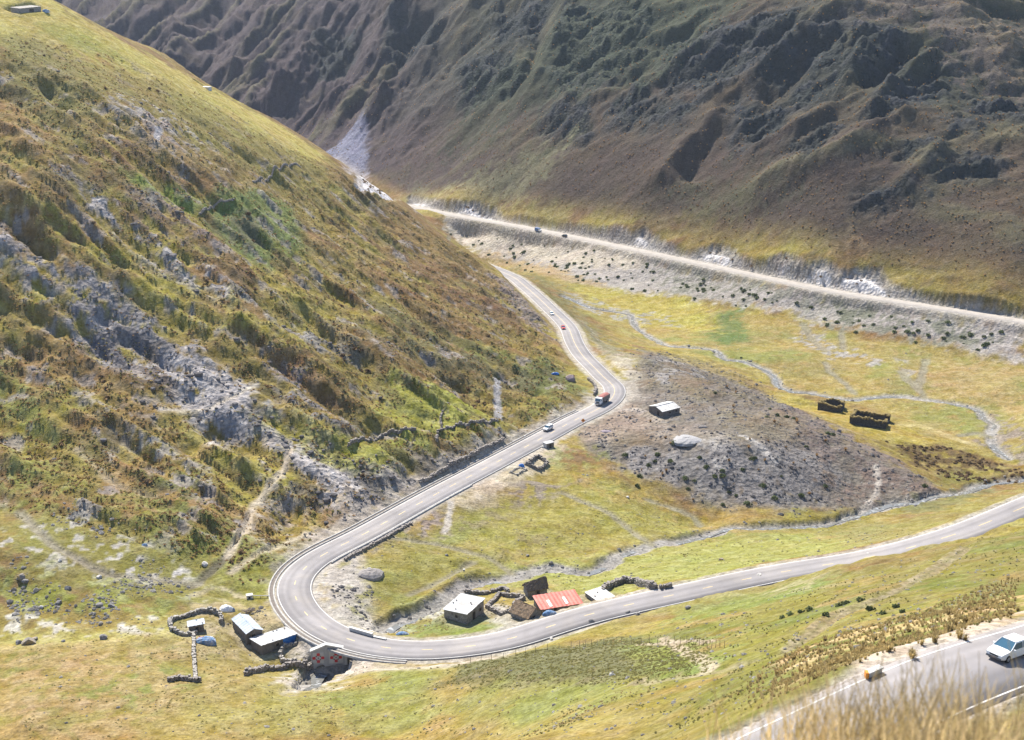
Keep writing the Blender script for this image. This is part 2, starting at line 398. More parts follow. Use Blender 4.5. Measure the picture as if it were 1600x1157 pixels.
rk = ridged(mx / 2.0, my, 21, 5, 41, .55)
Zt += crag * ((rk - .5) * 10 - 1 + (ridged(mx / 1.6, my, 6, 3, 43) - .5) * 3)
rockn = smooth(.62, .78, rk)

far_on = False
# left hillside: cliff steps and hollows (amp < 0 lowers the down-slope side)
for px, amp, wid in [([(60,120),(90,150),(120,170)], -3, 5), ([(0,170),(40,230),(90,290),(150,330)], 2.5, 9), ([(0,450),(60,500),(140,530),(200,580)], -4.0, 6), ([(0,530),(90,570),(160,610)], -3, 6),
  ([(150,480),(200,520),(280,560)], -3, 5), ([(110,500),(180,540),(290,580)], -3.5, 5), ([(300,700),(400,740),(470,790)], 2.5, 8), ([(480,780),(540,830),(560,850)], -3, 5), ([(430,560),(500,620),(560,660)], -3, 5),
  ([(350,500),(450,560),(560,620)], 2.5, 8), ([(420,420),(500,470),(600,560),(700,620)], 2.5, 9), ([(460,470),(560,560),(640,620)], -3.2, 7), ([(640,560),(740,610),(820,640)], -3, 6),
  ([(770,580),(820,600),(850,610)], -3.5, 5), ([(560,240),(600,300),(640,350)], -2, 6), ([(200,60),(240,100)], -2, 5), ([(300,180),(360,230),(420,260)], -2, 5),
  ([(600,660),(560,690),(540,720)], -2, 5), ([(430,840),(440,800),(470,760)], -3, 5), ([(260,640),(330,690),(400,720)], -2.5, 5), ([(0,330),(40,370),(90,410)], -3.5, 5), ([(60,340),(140,390),(200,430)], -2.5, 5)]:
    ridge_line(px, amp, wid)

# ------------------------------------------------------------------ colours of the ground (reflectance, linear)
def C3(*c): return np.array(c, float)
OLIVE = C3(.18,.145,.05); YEL = C3(.235,.19,.055); LIME = C3(.155,.175,.042); STRAW = C3(.29,.225,.10); RUST = C3(.165,.105,.052); BROWN = C3(.085,.060,.036)
DKGRN = C3(.048,.062,.028); LUSH = C3(.085,.135,.032); SCREE = C3(.28,.275,.29); ROCK = C3(.13,.13,.15); GRAVEL = C3(.33,.315,.305); MAUVE = C3(.20,.17,.165); PALE = C3(.42,.395,.37)
DIRT = C3(.27,.215,.155); ORANGE = C3(.24,.15,.06)
COL = np.empty((X.size, 3)); ROCKY = np.zeros_like(X)
def paint(m, c):
    global COL
    COL = COL * (1 - m[:, None]) + np.asarray(c)[None, :] * m[:, None]
# left hillside
COL[:] = OLIVE
paint(smooth(-.15, .25, n_big + .5 * st_big), OLIVE * 1.15 + C3(.02, .03, 0))
paint(smooth(-.02, .22, st_big + .35 * n_mid) * .85, RUST)
paint(smooth(.1, .3, st_sm + .3 * n_fine) * .5, BROWN)
paint(smooth(.12, .38, n_mid - .5 * st_big) * .7, YEL * .85)
paint(smooth(.15, .4, fbm(lx / 2, ly, 14, 3, 61)) * .5, STRAW * .85)
# far mountain
fm = far
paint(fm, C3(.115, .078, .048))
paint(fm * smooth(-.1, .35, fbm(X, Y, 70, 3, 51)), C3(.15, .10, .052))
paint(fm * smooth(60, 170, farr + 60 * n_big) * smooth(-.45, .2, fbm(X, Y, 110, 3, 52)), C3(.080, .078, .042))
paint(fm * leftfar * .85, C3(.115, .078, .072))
paint(fm * smooth(.62, .85, r1 + .12 * n_mid) * .75, C3(.20, .165, .075))  # crests painted paler for the light along the ridges
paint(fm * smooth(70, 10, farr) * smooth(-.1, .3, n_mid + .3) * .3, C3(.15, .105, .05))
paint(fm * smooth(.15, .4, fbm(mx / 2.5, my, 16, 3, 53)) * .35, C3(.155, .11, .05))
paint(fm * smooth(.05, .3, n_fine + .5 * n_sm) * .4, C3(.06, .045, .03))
paint(crag * .9, C3(.040, .046, .036)); paint(crag * rockn * .6, C3(.075, .072, .066)); ROCKY = np.maximum(ROCKY, crag * .8)
# flats
paint(flat, YEL)
paint(flat * smooth(-.1, .3, n_mid), C3(.195, .165, .052))
paint(flat * smooth(.0, .35, fbm(X, Y, 40, 3, 54)) * .8, LIME)
paint(flat * smooth(.18, .4, n_sm + .3 * n_fine) * .6, C3(.20, .14, .045))
# spur
paint(spur, C3(.175,.158,.14))
paint(spur * smooth(0, .3, n_sm) * .6, SCREE * .75)
paint(spur * smooth(.1, .35, n_mid) * .35, RUST * 1.2); ROCKY = np.maximum(ROCKY, spur * .7)
paint(spur * smooth(.2, .35, n_fine) * .5, BROWN)
# near right hillside
paint(nearm, C3(.165, .155, .045))
paint(nearm * smooth(-.1, .3, n_mid) * .8, C3(.12, .135, .04))
paint(nearm * smooth(.1, .35, fbm(X, Y, 14, 3, 55)) * .7, C3(.235, .175, .075))
paint(nearm * smooth(.12, .3, n_fine + .4 * n_sm) * .45, C3(.10, .085, .04))

def zone(px, color, k=1.0, soft=4, edge=1.0, cover=1.0, noise=None, rocky=0, sc_=None):
    """an area read off the photograph; its rim is broken up by noise, and cover < 1 keeps only patches of it"""
    global ROCKY
    sd = area_px(px, X, Y, soft * 1.6)
    m = smooth(-soft, soft, sd + edge * soft * (2.2 * n_sm + 1.6 * n_fine + .8 * n_mid))
    if cover < 1:
        nz = st_mid - .55 + .6 * st_sm + .3 * n_fine if noise is None else noise
        th = np.quantile(nz[m > .3], 1 - cover) if (m > .3).any() else 9
        m = m * smooth(th - .10, th + .10, nz)
    m = m * k
    paint(m, color); ROCKY = np.maximum(ROCKY, m * rocky)
    return m
iso = n_sm + .7 * n_fine
strk = st_sm + .5 * n_fine
# -- left hillside patches
zone([(0,0),(75,0),(200,72),(330,142),(430,192),(520,252),(480,262),(400,225),(300,180),(180,130),(80,75),(0,55)], C3(.30,.26,.085), .95, 5)
zone([(60,40),(140,60),(190,90),(120,85)], LIME, .6, 5)
zone([(80,70),(160,90),(280,160),(240,165),(130,110)], ORANGE, .7, 5, cover=.6)
zone([(100,80),(300,150),(480,250),(560,290),(560,330),(420,290),(260,210),(120,130)], C3(.17,.15,.05), .8, 6)
zone([(560,260),(620,300),(680,360),(780,430),(800,470),(700,430),(600,360),(520,290)], C3(.16,.11,.05), .8, 6)
zone([(150,150),(260,170),(330,240),(280,250),(180,200)], SCREE, .8, 4, cover=.35, rocky=1)
zone([(235,180),(262,205),(245,240),(220,230)], MAUVE * 1.3, .9, 3, cover=.7, rocky=1)
zone([(60,170),(130,170),(260,250),(340,330),(260,330),(150,290),(80,230)], C3(.14,.085,.04), .7, 6, cover=.6)
zone([(0,60),(60,60),(110,100),(150,180),(110,240),(0,150)], C3(.14,.13,.05), .75, 6)
zone([(0,150),(50,170),(120,280),(60,300),(0,260)], C3(.19,.125,.05), .7, 6, cover=.6)
zone([(190,190),(330,240),(430,300),(500,360),(420,370),(300,300),(200,240)], C3(.16,.12,.055), .6, 8, cover=.7)
zone([(190,270),(300,300),(345,330),(300,330),(230,310)], C3(.16,.20,.045), .95, 4, .5)
zone([(330,320),(400,300),(455,320),(478,400),(420,420),(350,380),(325,345)], C3(.125,.155,.055), 1, 4, .5)
zone([(360,330),(470,400),(450,420),(380,370)], C3(.15,.17,.045), .7, 4, .6)
zone([(345,340),(390,350),(420,390),(370,380)], C3(.11,.105,.075), .8, 5)
zone([(200,310),(270,300),(340,370),(300,390),(240,370)], MAUVE * 1.05, .8, 5, cover=.5, rocky=.6)
zone([(150,300),(260,330),(330,400),(400,450),(330,440),(200,380),(130,330)], C3(.11,.075,.04), .8, 8, cover=.6)
zone([(110,265),(150,300),(215,360),(290,400),(330,440),(430,490),(500,520),(560,560),(500,545),(420,515),(330,475),(270,440),(200,385),(130,320)], SCREE * .95, .9, 2.5, cover=.5, rocky=1)
zone([(60,330),(170,370),(240,430),(330,470),(460,530),(500,570),(400,540),(280,500),(180,460),(100,400)], C3(.21,.19,.05), .75, 7, cover=.75)
zone([(150,200),(190,210),(300,290),(260,290),(190,260)], BROWN, .6, 5, cover=.5)
# the rock outcrop and the scree below it
zone([(0,350),(60,400),(130,420),(200,470),(300,520),(310,570),(200,585),(130,540),(90,480),(30,430),(0,400)], C3(.20,.195,.21), .95, 4, .8, cover=.72, rocky=1)
zone([(110,440),(200,490),(290,550),(290,580),(190,570),(120,510)], ROCK * .8, .9, 3, 1, cover=.35, noise=strk, rocky=1)
zone([(240,540),(330,560),(400,620),(480,670),(560,720),(640,745),(620,790),(560,810),(500,790),(430,740),(350,700),(290,640),(230,580)], SCREE * 1.12, .95, 4, 1, cover=.84, rocky=1)
zone([(200,520),(310,590),(300,640),(220,600)], BROWN * .8, .8, 4, cover=.45, rocky=1)
zone([(330,600),(420,640),(470,680),(440,700),(360,660)], ROCK, .8, 3, cover=.35, noise=strk, rocky=1)
zone([(410,560),(480,600),(560,670),(540,690),(450,640)], ROCK * 1.1, .85, 4, cover=.5, noise=strk, rocky=1)
zone([(0,560),(80,600),(230,640),(380,740),(440,800),(420,860),(330,830),(180,740),(60,640),(0,620)], C3(.19,.14,.055), .75, 8, cover=.6, noise=iso)
zone([(120,620),(240,640),(330,740),(410,830),(380,850),(280,790),(160,680)], SCREE, .75, 4, cover=.22, noise=-iso, rocky=.6)
zone([(0,600),(70,640),(90,720),(40,780),(0,800)], C3(.145,.165,.05), .75, 7, cover=.7)
zone([(90,740),(200,770),(330,800),(350,850),(200,850),(90,810)], C3(.17,.17,.05), .7, 7, cover=.6)
zone([(200,750),(300,740),(340,800),(340,850),(240,830)], C3(.105,.12,.042), .7, 7, cover=.6)
zone([(400,790),(450,760),(520,770),(560,800),(500,850),(430,860)], C3(.20,.15,.055), .7, 6, cover=.6, noise=iso)
zone([(290,610),(420,720),(460,800),(445,860),(400,860),(430,790),(400,740),(320,680)], SCREE, .6, 4, cover=.4, rocky=.7)
# terraces and fields above the road
zone([(510,520),(600,560),(700,610),(690,660),(640,680),(560,690),(520,650)], C3(.12,.105,.04), .5, 7, cover=.5)
zone([(600,590),(680,610),(780,650),(740,670),(660,680),(590,650)], C3(.21,.22,.055), .9, 4, .7)
zone([(530,690),(620,680),(680,700),(640,745),(600,750),(520,730),(480,700)], C3(.20,.21,.05), .9, 4, .7)
zone([(400,640),(470,650),(560,700),(500,710),(430,680)], C3(.20,.19,.045), .8, 4, .8)
zone([(690,670),(780,655),(830,680),(760,700),(690,705)], C3(.18,.17,.05), .8, 4, .8, cover=.8, noise=iso)
zone([(780,620),(860,620),(880,640),(820,660),(780,650)], C3(.15,.16,.045), .8, 4, .8, cover=.7, noise=iso)
zone([(820,560),(900,590),(920,610),(860,620),(800,590)], C3(.085,.11,.04), .8, 4, .8)
zone([(420,430),(520,480),(620,560),(700,600),(800,640),(780,600),(680,540),(560,450),(470,410)], RUST * .9, .6, 9, cover=.6)
zone([(460,480),(560,500),(620,560),(560,560),(480,520)], C3(.12,.11,.085), .7, 6, cover=.6)
zone([(580,520),(720,550),(840,590),(800,605),(680,580)], C3(.105,.105,.06), .75, 6)
zone([(600,360),(700,420),(790,480),(850,530),(820,530),(720,490),(620,420)], C3(.13,.08,.045), .75, 8, cover=.7)
zone([(560,470),(680,500),(800,560),(760,560),(640,530)], C3(.10,.12,.045), .6, 6, cover=.7)
zone([(770,425),(800,440),(850,500),(872,530),(840,525),(800,480)], MAUVE * .85, .85, 4, cover=.75, rocky=1)
zone([(850,560),(870,575),(900,590),(880,600),(850,590)], C3(.10,.12,.045), .7, 3)
# verge above the road, scree and dark cut
zone([(430,870),(500,820),(560,770),(660,715),(700,700),(800,670),(900,630),(935,600),(930,615),(940,625),(880,655),(800,690),(700,740),(560,815),(470,875),(430,900)], C3(.29,.27,.25), .85, 2.5, .8, rocky=.6)
zone([(560,745),(640,720),(720,700),(720,715),(640,755),(580,780)], C3(.19,.175,.17), .7, 3, cover=.5, rocky=.8)
# -- bottom left pasture with stones
zone([(0,820),(100,790),(180,830),(330,860),(400,900),(430,960),(300,960),(150,950),(0,960)], C3(.155,.155,.05), .8, 7)
zone([(0,840),(120,800),(250,880),(330,930),(250,950),(120,900),(0,920)], SCREE * 1.1, .7, 4, cover=.3, noise=iso, rocky=.4)
zone([(180,860),(290,890),(320,910),(250,905)], SCREE * 1.2, .8, 3, cover=.5, noise=iso)
zone([(200,920),(260,930),(320,950),(280,960)], C3(.09,.085,.045), .8, 3, cover=.7, noise=iso)
zone([(0,900),(140,915),(260,935),(250,965),(100,965),(0,960)], LIME, .75, 5, cover=.7, noise=iso)
zone([(0,985),(150,975),(290,970),(300,1000),(150,1005),(0,1020)], C3(.26,.245,.075), .85, 5)
zone([(0,1010),(140,1005),(290,1010),(300,1070),(200,1160),(0,1160)], C3(.235,.17,.075), .75, 6, cover=.8, noise=iso)
zone([(0,960),(280,968),(250,985),(0,990)], SCREE * 1.2, .7, 2.5, cover=.35, noise=iso, rocky=.4)
zone([(340,850),(430,860),(440,930),(380,940),(330,900)], C3(.165,.17,.05), .8, 5)
zone([(310,955),(450,950),(480,1000),(440,1030),(330,1030),(300,990)], C3(.30,.25,.16), .75, 4, cover=.75, noise=iso)
zone([(310,1000),(500,1000),(510,1060),(420,1160),(310,1160)], C3(.20,.175,.06), .6, 4, cover=.8, noise=iso)
zone([(470,1015),(500,1030),(560,1030),(540,1060),(460,1075),(430,1060)], C3(.33,.31,.30), .85, 3, cover=.7, noise=iso, rocky=.6)
zone([(500,1010),(535,1025),(590,1033),(700,1030),(800,1015),(800,1028),(700,1044),(560,1048)], C3(.34,.31,.27), .85, 2, .5)
zone([(680,1068),(720,1040),(860,1010),(1000,1000),(1110,1000),(1100,1050),(1000,1060),(850,1068)], C3(.10,.105,.048), .92, 4, .8)
zone([(690,1060),(800,1045),(1000,1030),(1090,1020),(1050,1050),(860,1066)], C3(.12,.10,.045), .6, 4, cover=.5, noise=iso)
zone([(1000,1010),(1110,1000),(1130,1020),(1100,1050),(1030,1060)], C3(.15,.19,.05), .6, 4)
# inside the hairpin
zone([(484,930),(490,890),(530,868),(570,860),(580,900),(590,960),(600,1000),(560,985),(510,965)], GRAVEL * .95, .95, 2.5, .6, rocky=.5)
zone([(490,935),(510,880),(528,885),(520,950)], C3(.25,.21,.10), .6, 3, cover=.6, noise=iso)
zone([(530,890),(570,880),(590,930),(560,970),(530,930)], C3(.19,.185,.17), .7, 3, cover=.5, noise=iso, rocky=.7)
zone([(560,850),(640,810),(700,800),(690,840),(620,850),(580,870)], MAUVE * .95, .85, 3, cover=.75, noise=iso, rocky=.8)
zone([(600,975),(660,945),(700,945),(690,965),(640,990),(612,996)], C3(.30,.30,.28), .8, 2.5, cover=.55, noise=iso, rocky=.7)
zone([(655,975),(760,965),(790,985),(700,1000),(640,1002)], C3(.13,.17,.045), .85, 3)
zone([(770,950),(800,955),(830,985),(800,990),(770,975)], C3(.30,.29,.28), .8, 2.5)
zone([(700,900),(760,880),(960,860),(1100,845),(1250,835),(1380,850),(1250,880),(1050,920),(950,935),(860,910),(760,920)], C3(.20,.215,.055), .8, 4)
zone([(560,880),(640,840),(700,860),(760,850),(800,890),(700,920),(620,970),(575,960)], C3(.165,.155,.035), .8, 4)
zone([(590,930),(640,900),(660,930),(620,960)], C3(.13,.14,.035), .7, 4)
zone([(750,800),(900,740),(1000,765),(1095,820),(1000,845),(880,875),(790,870),(740,840)], C3(.20,.18,.038), .8, 4)
zone([(780,850),(840,830),(880,850),(800,875)], C3(.13,.10,.05), .6, 5, cover=.5, noise=iso)
zone([(900,735),(1000,770),(1080,820),(1000,800),(900,760)], C3(.22,.155,.045), .6, 5, cover=.6, noise=iso)
zone([(1100,795),(1180,790),(1230,830),(1150,835)], C3(.21,.15,.05), .6, 5)
zone([(1240,790),(1340,800),(1380,820),(1300,838),(1230,825)], C3(.16,.15,.035), .8, 4)
# yard beside the road with the corral
zone([(735,762),(800,715),(860,695),(890,700),(850,735),(800,765),(740,800),(700,800)], C3(.37,.33,.27), .85, 3, .7, rocky=.3)
zone([(700,800),(740,790),(850,745),(880,760),(800,800),(720,830)], C3(.14,.12,.07), .75, 4, cover=.7, noise=iso)
zone([(790,770),(860,745),(880,760),(830,790)], MAUVE * .8, .7, 3, cover=.6, noise=iso, rocky=.6)
zone([(860,705),(930,695),(960,715),(900,735),(860,730)], C3(.14,.15,.05), .7, 3, cover=.6, noise=iso)
# spur details
zone([(905,665),(970,620),(1010,640),(1030,665),(960,690),(900,690)], C3(.25,.205,.175), .85, 4)
zone([(960,545),(1000,560),(1010,620),(980,630),(975,590),(940,550),(900,500),(910,500)], C3(.34,.32,.29), .8, 3)
zone([(1000,560),(1070,575),(1150,600),(1200,640),(1120,630),(1010,600)], C3(.15,.13,.085), .7, 6, cover=.7, noise=iso)
zone([(1020,560),(1060,560),(1100,590),(1040,600)], SCREE * .9, .8, 4, cover=.5, noise=iso)
zone([(1010,665),(1060,660),(1130,680),(1120,710),(1050,700)], C3(.27,.24,.21), .6, 4)
zone([(1090,690),(1170,695),(1200,715),(1120,720)], C3(.36,.36,.36), .8, 4)
zone([(990,705),(1100,700),(1250,690),(1330,740),(1280,790),(1150,790),(1050,750),(980,730)], SCREE * .72, .85, 4, cover=.85, noise=-iso, rocky=.9)
zone([(1250,640),(1330,680),(1420,730),(1480,765),(1390,760),(1300,720),(1230,680)], C3(.15,.125,.12), .8, 4, cover=.8, noise=iso, rocky=.8)
zone([(1310,720),(1460,760),(1400,790),(1300,780)], C3(.17,.13,.11), .7, 5, cover=.6, noise=iso, rocky=.6)
zone([(1130,640),(1230,650),(1250,690),(1150,690)], C3(.19,.165,.12), .7, 5)
zone([(1390,790),(1470,775),(1560,760),(1500,790),(1420,810)], C3(.11,.12,.06), .7, 4)
zone([(1300,830),(1400,815),(1480,800),(1600,760),(1600,785),(1500,825),(1360,855)], C3(.17,.16,.06), .7, 4)
# river flats
zone([(1000,545),(1100,555),(1200,605),(1250,625),(1400,660),(1480,700),(1420,700),(1280,655),(1160,600),(1060,565)], C3(.27,.22,.06), .6, 4)
zone([(1390,690),(1470,700),(1560,720),(1600,745),(1520,755),(1440,730)], C3(.085,.06,.032), .9, 4, cover=.8, noise=iso)
zone([(1480,735),(1560,740),(1500,760),(1460,755)], C3(.14,.135,.04), .8, 4)
zone([(1120,490),(1160,480),(1170,530),(1130,540),(1100,520)], C3(.075,.12,.03), .85, 5)
zone([(1000,440),(1100,455),(1120,520),(1000,510),(920,470),(900,445)], C3(.26,.23,.04), .8, 5)
zone([(1420,520),(1600,580),(1600,650),(1480,620)], C3(.235,.17,.075), .55, 8)
zone([(1240,530),(1300,560),(1370,570),(1370,560),(1300,540),(1260,510)], C3(.22,.22,.23), .8, 3, cover=.55, noise=iso, rocky=.7)
zone([(880,455),(940,470),(1000,495),(990,505),(930,490),(880,470)], C3(.22,.22,.22), .8, 3, cover=.5, noise=iso, rocky=.7)
zone([(990,480),(1040,490),(1060,510),(1000,505)], C3(.20,.20,.20), .7, 3, cover=.5, noise=iso, rocky=.7)
zone([(1400,560),(1420,570),(1430,600),(1415,600)], C3(.22,.22,.22), .7, 2, cover=.6, noise=iso)
zone([(1530,690),(1560,650),(1600,680),(1600,720)], C3(.17,.15,.14), .8, 4, cover=.7, noise=iso, rocky=.6)
# embankment below the far road
EMB = [(650,332),(800,362),(900,382),(1000,402),(1150,436),(1300,464),(1600,512),(1600,568),(1460,535),(1300,510),(1180,480),(1050,462),(960,452),(900,440),(860,430),(800,415),(760,400),(700,365)]
zone(EMB, C3(.26,.25,.25), .95, 4, .8, rocky=.6)
zone([(690,340),(800,366),(900,388),(1010,408),(960,425),(860,412),(760,400),(700,365)], C3(.34,.31,.26), .7, 5)
zone([(760,395),(850,415),(950,450),(900,440),(840,430),(790,420)], C3(.24,.18,.085), .8, 4)
zone([(1010,410),(1150,440),(1300,470),(1320,500),(1180,470),(1040,455)], C3(.12,.125,.10), .7, 4, cover=.6, noise=iso)
zone([(1290,475),(1450,500),(1560,530),(1500,540),(1300,510)], C3(.09,.10,.07), .75, 5, cover=.7, noise=iso)
zone([(800,420),(860,440),(960,540),(1000,560),(960,560),(900,510),(840,450)], C3(.12,.115,.055), .8, 4, cover=.8, noise=iso)
# far mountain patches
zone([(700,290),(850,230),(900,210),(860,260),(800,310),(720,315)], C3(.24,.21,.095), .75, 8)
zone([(760,330),(870,320),(900,355),(800,350)], C3(.22,.19,.08), .7, 5)
zone([(540,330),(640,290),(700,300),(700,316),(640,318)], C3(.19,.17,.08), .7, 6)
zone([(1060,330),(1180,330),(1200,380),(1100,380)], C3(.20,.15,.05), .5, 8, cover=.6, noise=iso)
zone([(1330,345),(1365,350),(1350,400),(1325,410)], C3(.25,.17,.08), .6, 5, cover=.6, noise=iso)
zone([(510,235),(566,185),(575,200),(572,240),(565,275),(545,270)], C3(.30,.28,.29), .95, 4, .6, rocky=.7)
zone([(1300,0),(1470,-20),(1600,60),(1600,140),(1500,100),(1420,30),(1330,30)], C3(.17,.125,.085), .8, 10)
zone([(1480,0),(1530,20),(1600,90),(1600,120),(1520,60)], C3(.26,.19,.09), .6, 8)
zone([(900,20),(1000,-20),(1180,-20),(1020,120),(900,150),(700,230),(740,130)], C3(.075,.088,.038), .55, 14)
zone([(1040,300),(1180,270),(1250,300),(1150,340)], C3(.10,.095,.045), .5, 10)
# near hillside details
zone([(1150,930),(1300,895),(1330,900),(1250,930),(1160,955),(1050,975),(1050,955)], C3(.125,.17,.05), .7, 4)
zone([(1130,910),(1240,905),(1400,895),(1250,925),(1100,945)], C3(.26,.235,.16), .6, 3, cover=.5, noise=iso)
zone([(1320,880),(1450,850),(1600,830),(1600,940),(1480,960),(1330,930)], C3(.14,.12,.05), .6, 6, cover=.7, noise=iso)
zone([(1250,1010),(1340,985),(1440,970),(1530,940),(1600,930),(1600,985),(1500,1010),(1380,1050),(1280,1060)], C3(.35,.26,.15), .8, 2.5, cover=.7, noise=iso)
zone([(1290,1035),(1340,1030),(1350,1055),(1280,1067)], C3(.09,.11,.03), .85, 1.5)
zone([(1340,1040),(1420,1010),(1500,985),(1560,975),(1600,965),(1600,975),(1540,1000),(1400,1055),(1345,1062)], C3(.36,.32,.28), .8, 1.5, rocky=.4)

# bare grey soil showing through the turf, dark streaks painted on the outcrops, dark heath in streaks
bare = fbm(lx / 1.7, ly, 9, 4, 81, .6)
paint(hill * (1 - .7 * calm) * smooth(.20, .34, bare) * .75, C3(.235, .215, .205)); ROCKY = np.maximum(ROCKY, hill * smooth(.2, .34, bare) * .5)
paint(hill * (1 - .8 * calm) * smooth(.16, .32, fbm(lx / 2.6, ly, 12, 4, 82, .6)) * .6, C3(.075, .062, .036))
paint(hill * np.clip(ROCKY, 0, 1) * smooth(.02, .16, fbm(lx / 3.0, ly, 3.2, 3, 83)) * .5, C3(.07, .07, .085))
_l = COL @ np.array([.3, .6, .1]); COL = COL * C3(1.04, 1.0, .94); COL = _l[:, None] + (COL - _l[:, None]) * (1.04 - .12 * flat[:, None])
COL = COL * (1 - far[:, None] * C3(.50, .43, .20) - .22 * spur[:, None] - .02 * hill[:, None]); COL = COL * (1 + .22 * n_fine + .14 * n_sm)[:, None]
paint(smooth(70, 25, RV), C3(.34, .26, .14))
# ------------------------------------------------------------------ lines: roads, tracks, streams, scarps
rp = unproj([p[0] for p in ROADPX], [p[1] for p in ROADPX])
ROAD = np.column_stack([rp[:, :2], [p[2] for p in ROADPX]])
ROAD[:, :2] = [((CAMZ - p[2]) / pix_dir(p[0], p[1])[1] * math.sin(pix_dir(p[0], p[1])[0]), (CAMZ - p[2]) / pix_dir(p[0], p[1])[1] * math.cos(pix_dir(p[0], p[1])[0])) for p in ROADPX]
ext0 = ROAD[0] + (ROAD[0] - ROAD[1]) * 2.2; ext1 = ROAD[-1] + np.array([-30, 75, -6.0])
ROAD = np.vstack([ext0, ROAD, ext1])
ROAD = soften(resample(catmull(ROAD, 10), 2.5), 10)
R2PX = [(1900,560,-8),(1750,530,-11),(1600,503,-14),(1450,479,-15),(1300,455,-17),(1150,424,-19.5),(1000,392,-22),(900,371,-25),(800,352,-28),(720,338,-31),(650,324,-33)]
ROAD2 = np.array([[(CAMZ - z) / pix_dir(u, v)[1] * math.sin(pix_dir(u, v)[0]), (CAMZ - z) / pix_dir(u, v)[1] * math.cos(pix_dir(u, v)[0]), z] for u, v, z in R2PX])
ROAD2 = np.vstack([ROAD2, ROAD2[-1] + (ROAD2[-1] - ROAD2[-2]) * 1.5])
ROAD2 = soften(resample(catmull(ROAD2, 10), 4), 8)
# foreground road with the white car
R3 = unproj([1392, 1470, 1560, 1660, 1760], [1100, 1062, 1034, 1001, 960])
R3 = np.vstack([R3[0] + (R3[0]-R3[1]) * 2.5, R3, R3[-1] + (R3[-1]-R3[-2]) * 3])
ROAD3 = soften(resample(catmull(R3, 10), 1.5), 30)
SCARP = [(560,300),(600,310),(640,308),(697,317),(740,317),(772,330),(789,345),(812,350),(850,357),(910,356),(970,360),(985,368),(1005,361),(1028,377),(1071,399),(1100,391),(1119,385),(1143,391),(1150,402),(1181,412),(1229,400),(1256,414),(1287,409),(1311,426),
  (1349,421),(1373,424),(1394,449),(1428,457),(1462,467),(1514,473),(1566,481),(1600,494),(1700,510)]
SC = line_w(SCARP, 20)
def carve(px, half, depth, bank=1.2, step=25, col=None, raw=None):
    """sinks a stream bed into the ground; returns the bed line"""
    global Zt
    P = line_w(px, step) if raw is None else raw
    P = soften(resample(P, 2.5), 1)
    gi = base_z(P[:, 0], P[:, 1]); P[:, 2] = gi
    P[:, 2] = soften(P[:, 2:3], 12)[:, 0]
    D, S, T, ZL = pline(X, Y, P, half + 14)
    dd = D + (n_sm * 2.2 + n_fine * 1.3) * min(1, half / 2.5)
    m = smooth(half + bank, half, dd)
    Zt = Zt * (1 - m) + (ZL - depth) * m
    side = smooth(half + 10, half + bank, D) * (1 - m)
    Zt = Zt * (1 - .6 * side) + (ZL - .15) * .6 * side
    if col is not None: paint(smooth(half + 1.5, half - .3, dd), col)
    return P, m
# cut bank above the far road: everything between scarp and road is sunk
up2 = ROAD2[::6].copy()
poly = np.vstack([SC[:, :2], up2[:, :2]])
sdc = area(X, Y, poly, 5)
Ds, _, _, _ = pline(X, Y, SC, 40)
Dr2, _, _, ZR2 = pline(X, Y, ROAD2, 60)
cutm = smooth(-2.2, 1.6, sdc + n_fine * 1.5)
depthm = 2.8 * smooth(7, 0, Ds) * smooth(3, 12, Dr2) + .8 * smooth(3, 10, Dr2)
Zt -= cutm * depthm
paint(cutm * .97, C3(.58, .56, .56)); paint(cutm * smooth(.22, .4, iso) * .6, C3(.24, .18, .14)); paint(cutm * smooth(3.2, 1.2, Ds + n_fine) * .8, C3(.10, .085, .07))  # dark band below the scarp edge: shade painted into the ground colour
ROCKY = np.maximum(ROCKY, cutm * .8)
# level shelf of the far road
m2 = smooth(8, 5.0, Dr2)
Zt = Zt * (1 - m2) + (ZR2 - .15) * m2
paint(smooth(7.5, 4.5, Dr2 + n_fine * 2), C3(.30, .275, .245))
# streams
STREAM1 = [(880,462),(925,480),(985,490),(994,510),(1014,524),(1042,539),(1085,543),(1119,546),(1132,560),(1163,563),(1196,576),(1209,586),(1219,605),(1240,612),(1264,612),(1298,620),(1332,624),(1377,618),
  (1408,618),(1432,622),(1469,626),(1511,633),(1532,641),(1540,654),(1555,662),(1547,678),(1553,696),(1575,715)]
STREAM2 = [(480,1066),(505,1046),(535,1028)]
STREAM3 = [(600,990),(606,976),(642,964),(665,953),(696,936),(727,913),(769,906),(811,897),(853,887),(918,891),(951,880),(974,862),(1010,852),(1090,838),(1140,823),(1200,822),(1290,818),(1364,795),(1398,783),(1429,783),(1456,772),(1495,768),(1547,754),(1600,746)]
BED = C3(.25, .235, .215)
S1, mS1 = carve(STREAM1, 1.6, .9, 1.8, col=BED)
S3, mS3 = carve(STREAM3, 1.8, 1.3, 1.9, col=BED)
S2, mS2 = carve(STREAM2, 2.6, 2.2, 1.2, col=BED)
for px, h, d in [([(1255,506),(1262,520),(1270,532),(1290,548)], 1.3, .5), ([(1290,566),(1296,580),(1320,598),(1336,615)], .9, .6), ([(1408,580),(1418,595),(1430,602),(1445,620)], 1.4, .6), ([(1447,562),(1440,590),(1436,605)], 1.2, .5), ([(1315,520),(1318,545)], 1.0, .4), ([(1500,680),(1530,676),(1548,682)], .9, .7),
                 ([(600,842),(680,850),(760,870),(800,895)], .5, .5), ([(880,770),(950,800),(1000,840),(1020,850)], .6, .6), ([(1010,780),(1080,805),(1095,822)], .6, .5), ([(640,930),(700,905),(740,880)], .4, .4)]:
    carve(px, h, d * .7, .9, col=C3(.20, .18, .12))
